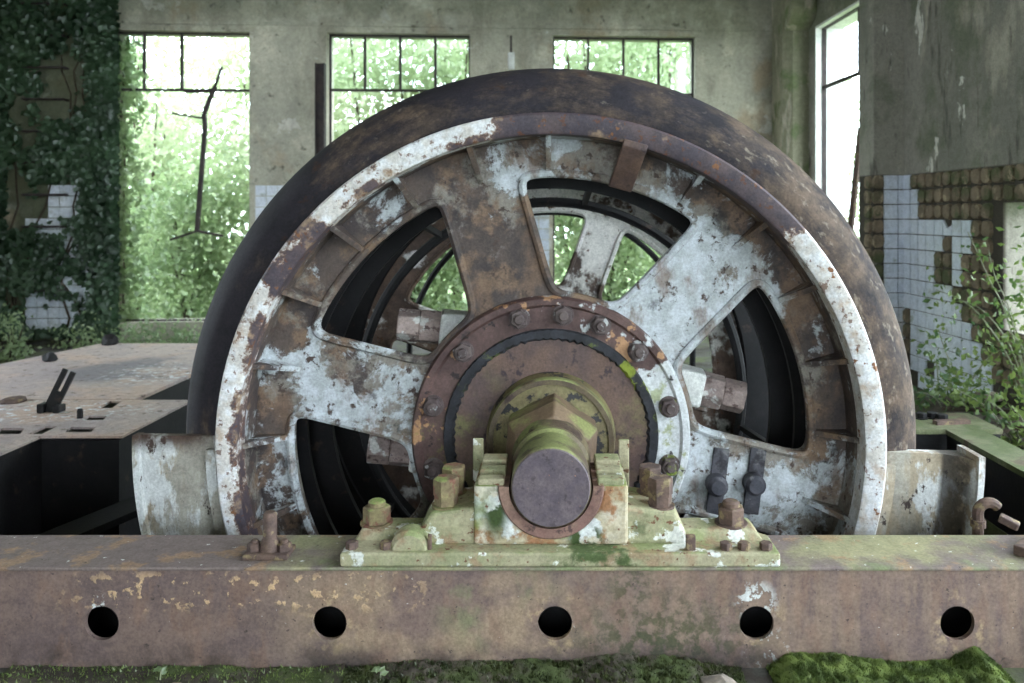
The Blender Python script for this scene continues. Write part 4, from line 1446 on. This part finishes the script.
for j in range(NY + 1):
    for i in range(NX + 1):
        x, y = HX0 + HXW * i / NX, HY0 + HYW * j / NY
        mnd.v.append((x, y, heap_z(x, y)))
for j in range(NY):
    for i in range(NX):
        a = j * (NX + 1) + i
        mnd.f.append((a, a + 1, a + NX + 2, a + NX + 1))
o = obj('rubble_heap', mnd, 'soil', raw=True, smooth=True)
o['kind'] = 'stuff'
tag(o, 'heap of soil and fine rubble between the mossy beam and tiled wall', 'rubble')
for i, (a, b) in enumerate((((2.7, 5.0, .27), (3.4, 5.5, .33)), ((2.75, 5.4, .25), (3.3, 4.9, .36)), ((2.8, 4.5, .24), (3.2, 4.2, .3)), ((2.9, 5.9, .25), (3.35, 5.6, .3)))):
    m = MB()
    m.bar(a, b, 0.06, 0.025)
    tag(obj('lath', m, 'bark'), 'grey wooden lath lying on the rubble heap by the tiled wall', 'lath', 'loose laths on the rubble')

# ------------------------------------------------------------------ moss at the foot of the girder
def moss_bank(x0, x1, hfun, mat, seed, label, n, bed=None):
    r = random.Random(seed)
    m = MB()
    N = int((x1 - x0) / 0.009)
    K = 22
    for i in range(N + 1):
        x = x0 + (x1 - x0) * i / N
        h = hfun(x)
        for j in range(K + 1):
            t = j / K
            y = 2.952 - t * 0.36
            z = h * (1 - t ** 1.4) + min(1, h * 40) * (0.030 * (0.35 - abs(mnoise.noise(Vector((x * 22, y * 22, seed))))) + 0.006 * mnoise.noise(Vector((x * 70, y * 70, seed))))
            m.v.append((x, y, max(0.0, z)))
    for i in range(N):
        for j in range(K):
            a = i * (K + 1) + j
            m.f.append((a, a + 1, a + K + 2, a + K + 1))
    t_ = thing('moss_bank', ((x0 + x1) / 2, 2.8, 0), label, 'moss')
    obj('cushion', m, bed or mat, t_, raw=True, smooth=True, kind='stuff')
    m = MB()
    for i in range(n):
        x = r.uniform(x0, x1)
        t = r.random() ** 1.3 * .8
        h = hfun(x)
        p = Vector((x, 2.95 - t * .36, h * (1 - t ** 1.4) - .004))
        hh = r.uniform(.008, .022)
        d = Vector((r.gauss(0, .5), r.gauss(-.3, .4), 1)).normalized() * hh
        s = Vector((r.uniform(-1, 1), r.uniform(-1, 1), 0))* .0045
        o = len(m.v)
        m.v += [tuple(p - s), tuple(p + s), tuple(p + d)]
        m.f.append((o, o + 1, o + 2))
    obj('sprigs', m, mat, t_, raw=True, kind='stuff')
def hR(x):
    u = (x - 0.80) / (1.66 - .80)
    e = max(0, min(1, u * 12)) * max(0, min(1, (1 - u) * 10))
    bumpy = 0.075 - 0.055 * math.sin(min(1, max(0, u)) * PI) ** 1.0 * (u > .25) * min(1, (u - .25) * 3) + (0.05 if u > .78 else 0) * math.sin(max(0, (u - .78) / .22) * PI)
    return e * 0.62 * (bumpy + .02 * mnoise.noise(Vector((x * 9, 0, 4)))) + .004
def hM(x):
    e = max(0, min(1, (x + 0.72) * 5)) * max(0, min(1, (0.66 - x) * 6))
    return e * 0.4 * (0.05 + 0.05 * math.exp(-((x - 0.35) / .25) ** 2) + .022 * mnoise.noise(Vector((x * 7, 0, 9)))) + .003
moss_bank(0.80, 1.66, hR, 'moss', 5, 'bright green moss cushion at the foot of the girder', 26000)
moss_bank(-0.75, 0.70, hM, 'moss_dark', 6, 'dark olive moss creeping up the girder below the bearing', 20000, 'soil')
moss_bank(-2.0, -0.76, lambda x: max(0.0, 0.006 + .016 * mnoise.noise(Vector((x * 6, 0, 2)))), 'moss', 8, 'thin strip of moss along the girder below the anchor plate', 3500, 'soil')
o = lump('pale_stone', (0.60, 2.80, 0.0), 0.075, 'stone', 5, 'pale pinkish stone lying in the moss below the girder', 'stone', flat=0.55)
lump('pale_stone', (-1.33, 2.80, 0.0), 0.04, 'stone', 8, 'small pale stone by the thin moss strip', 'stone', flat=0.5)
for i, (px, py, lb) in enumerate(((380, 679, 'tiny pale seedling sprouting from the olive moss'), (160, 673, 'tiny three leaved seedling in the thin moss strip'))):
    c = at(px, py, 2.86)
    c.z = 0.005
    t_ = thing('seedling', c, lb, 'seedling')
    m = MB()
    m.tube([c, c + Vector((0.004, 0, .045))], 0.003, 5)
    obj('stem', m, 'stem_pale', t_)
    r = random.Random(i)
    for j in range(6):
        m = MB()
        a = j * PI / 3
        leaves(m, [c + Vector((.016 * math.cos(a), .012 * math.sin(a), .03 + .004 * j))], .03, r, .6, Vector((0, -.7, .7)), .3)
        obj('leaf', m, 'leaf_fresh', t_, raw=True)
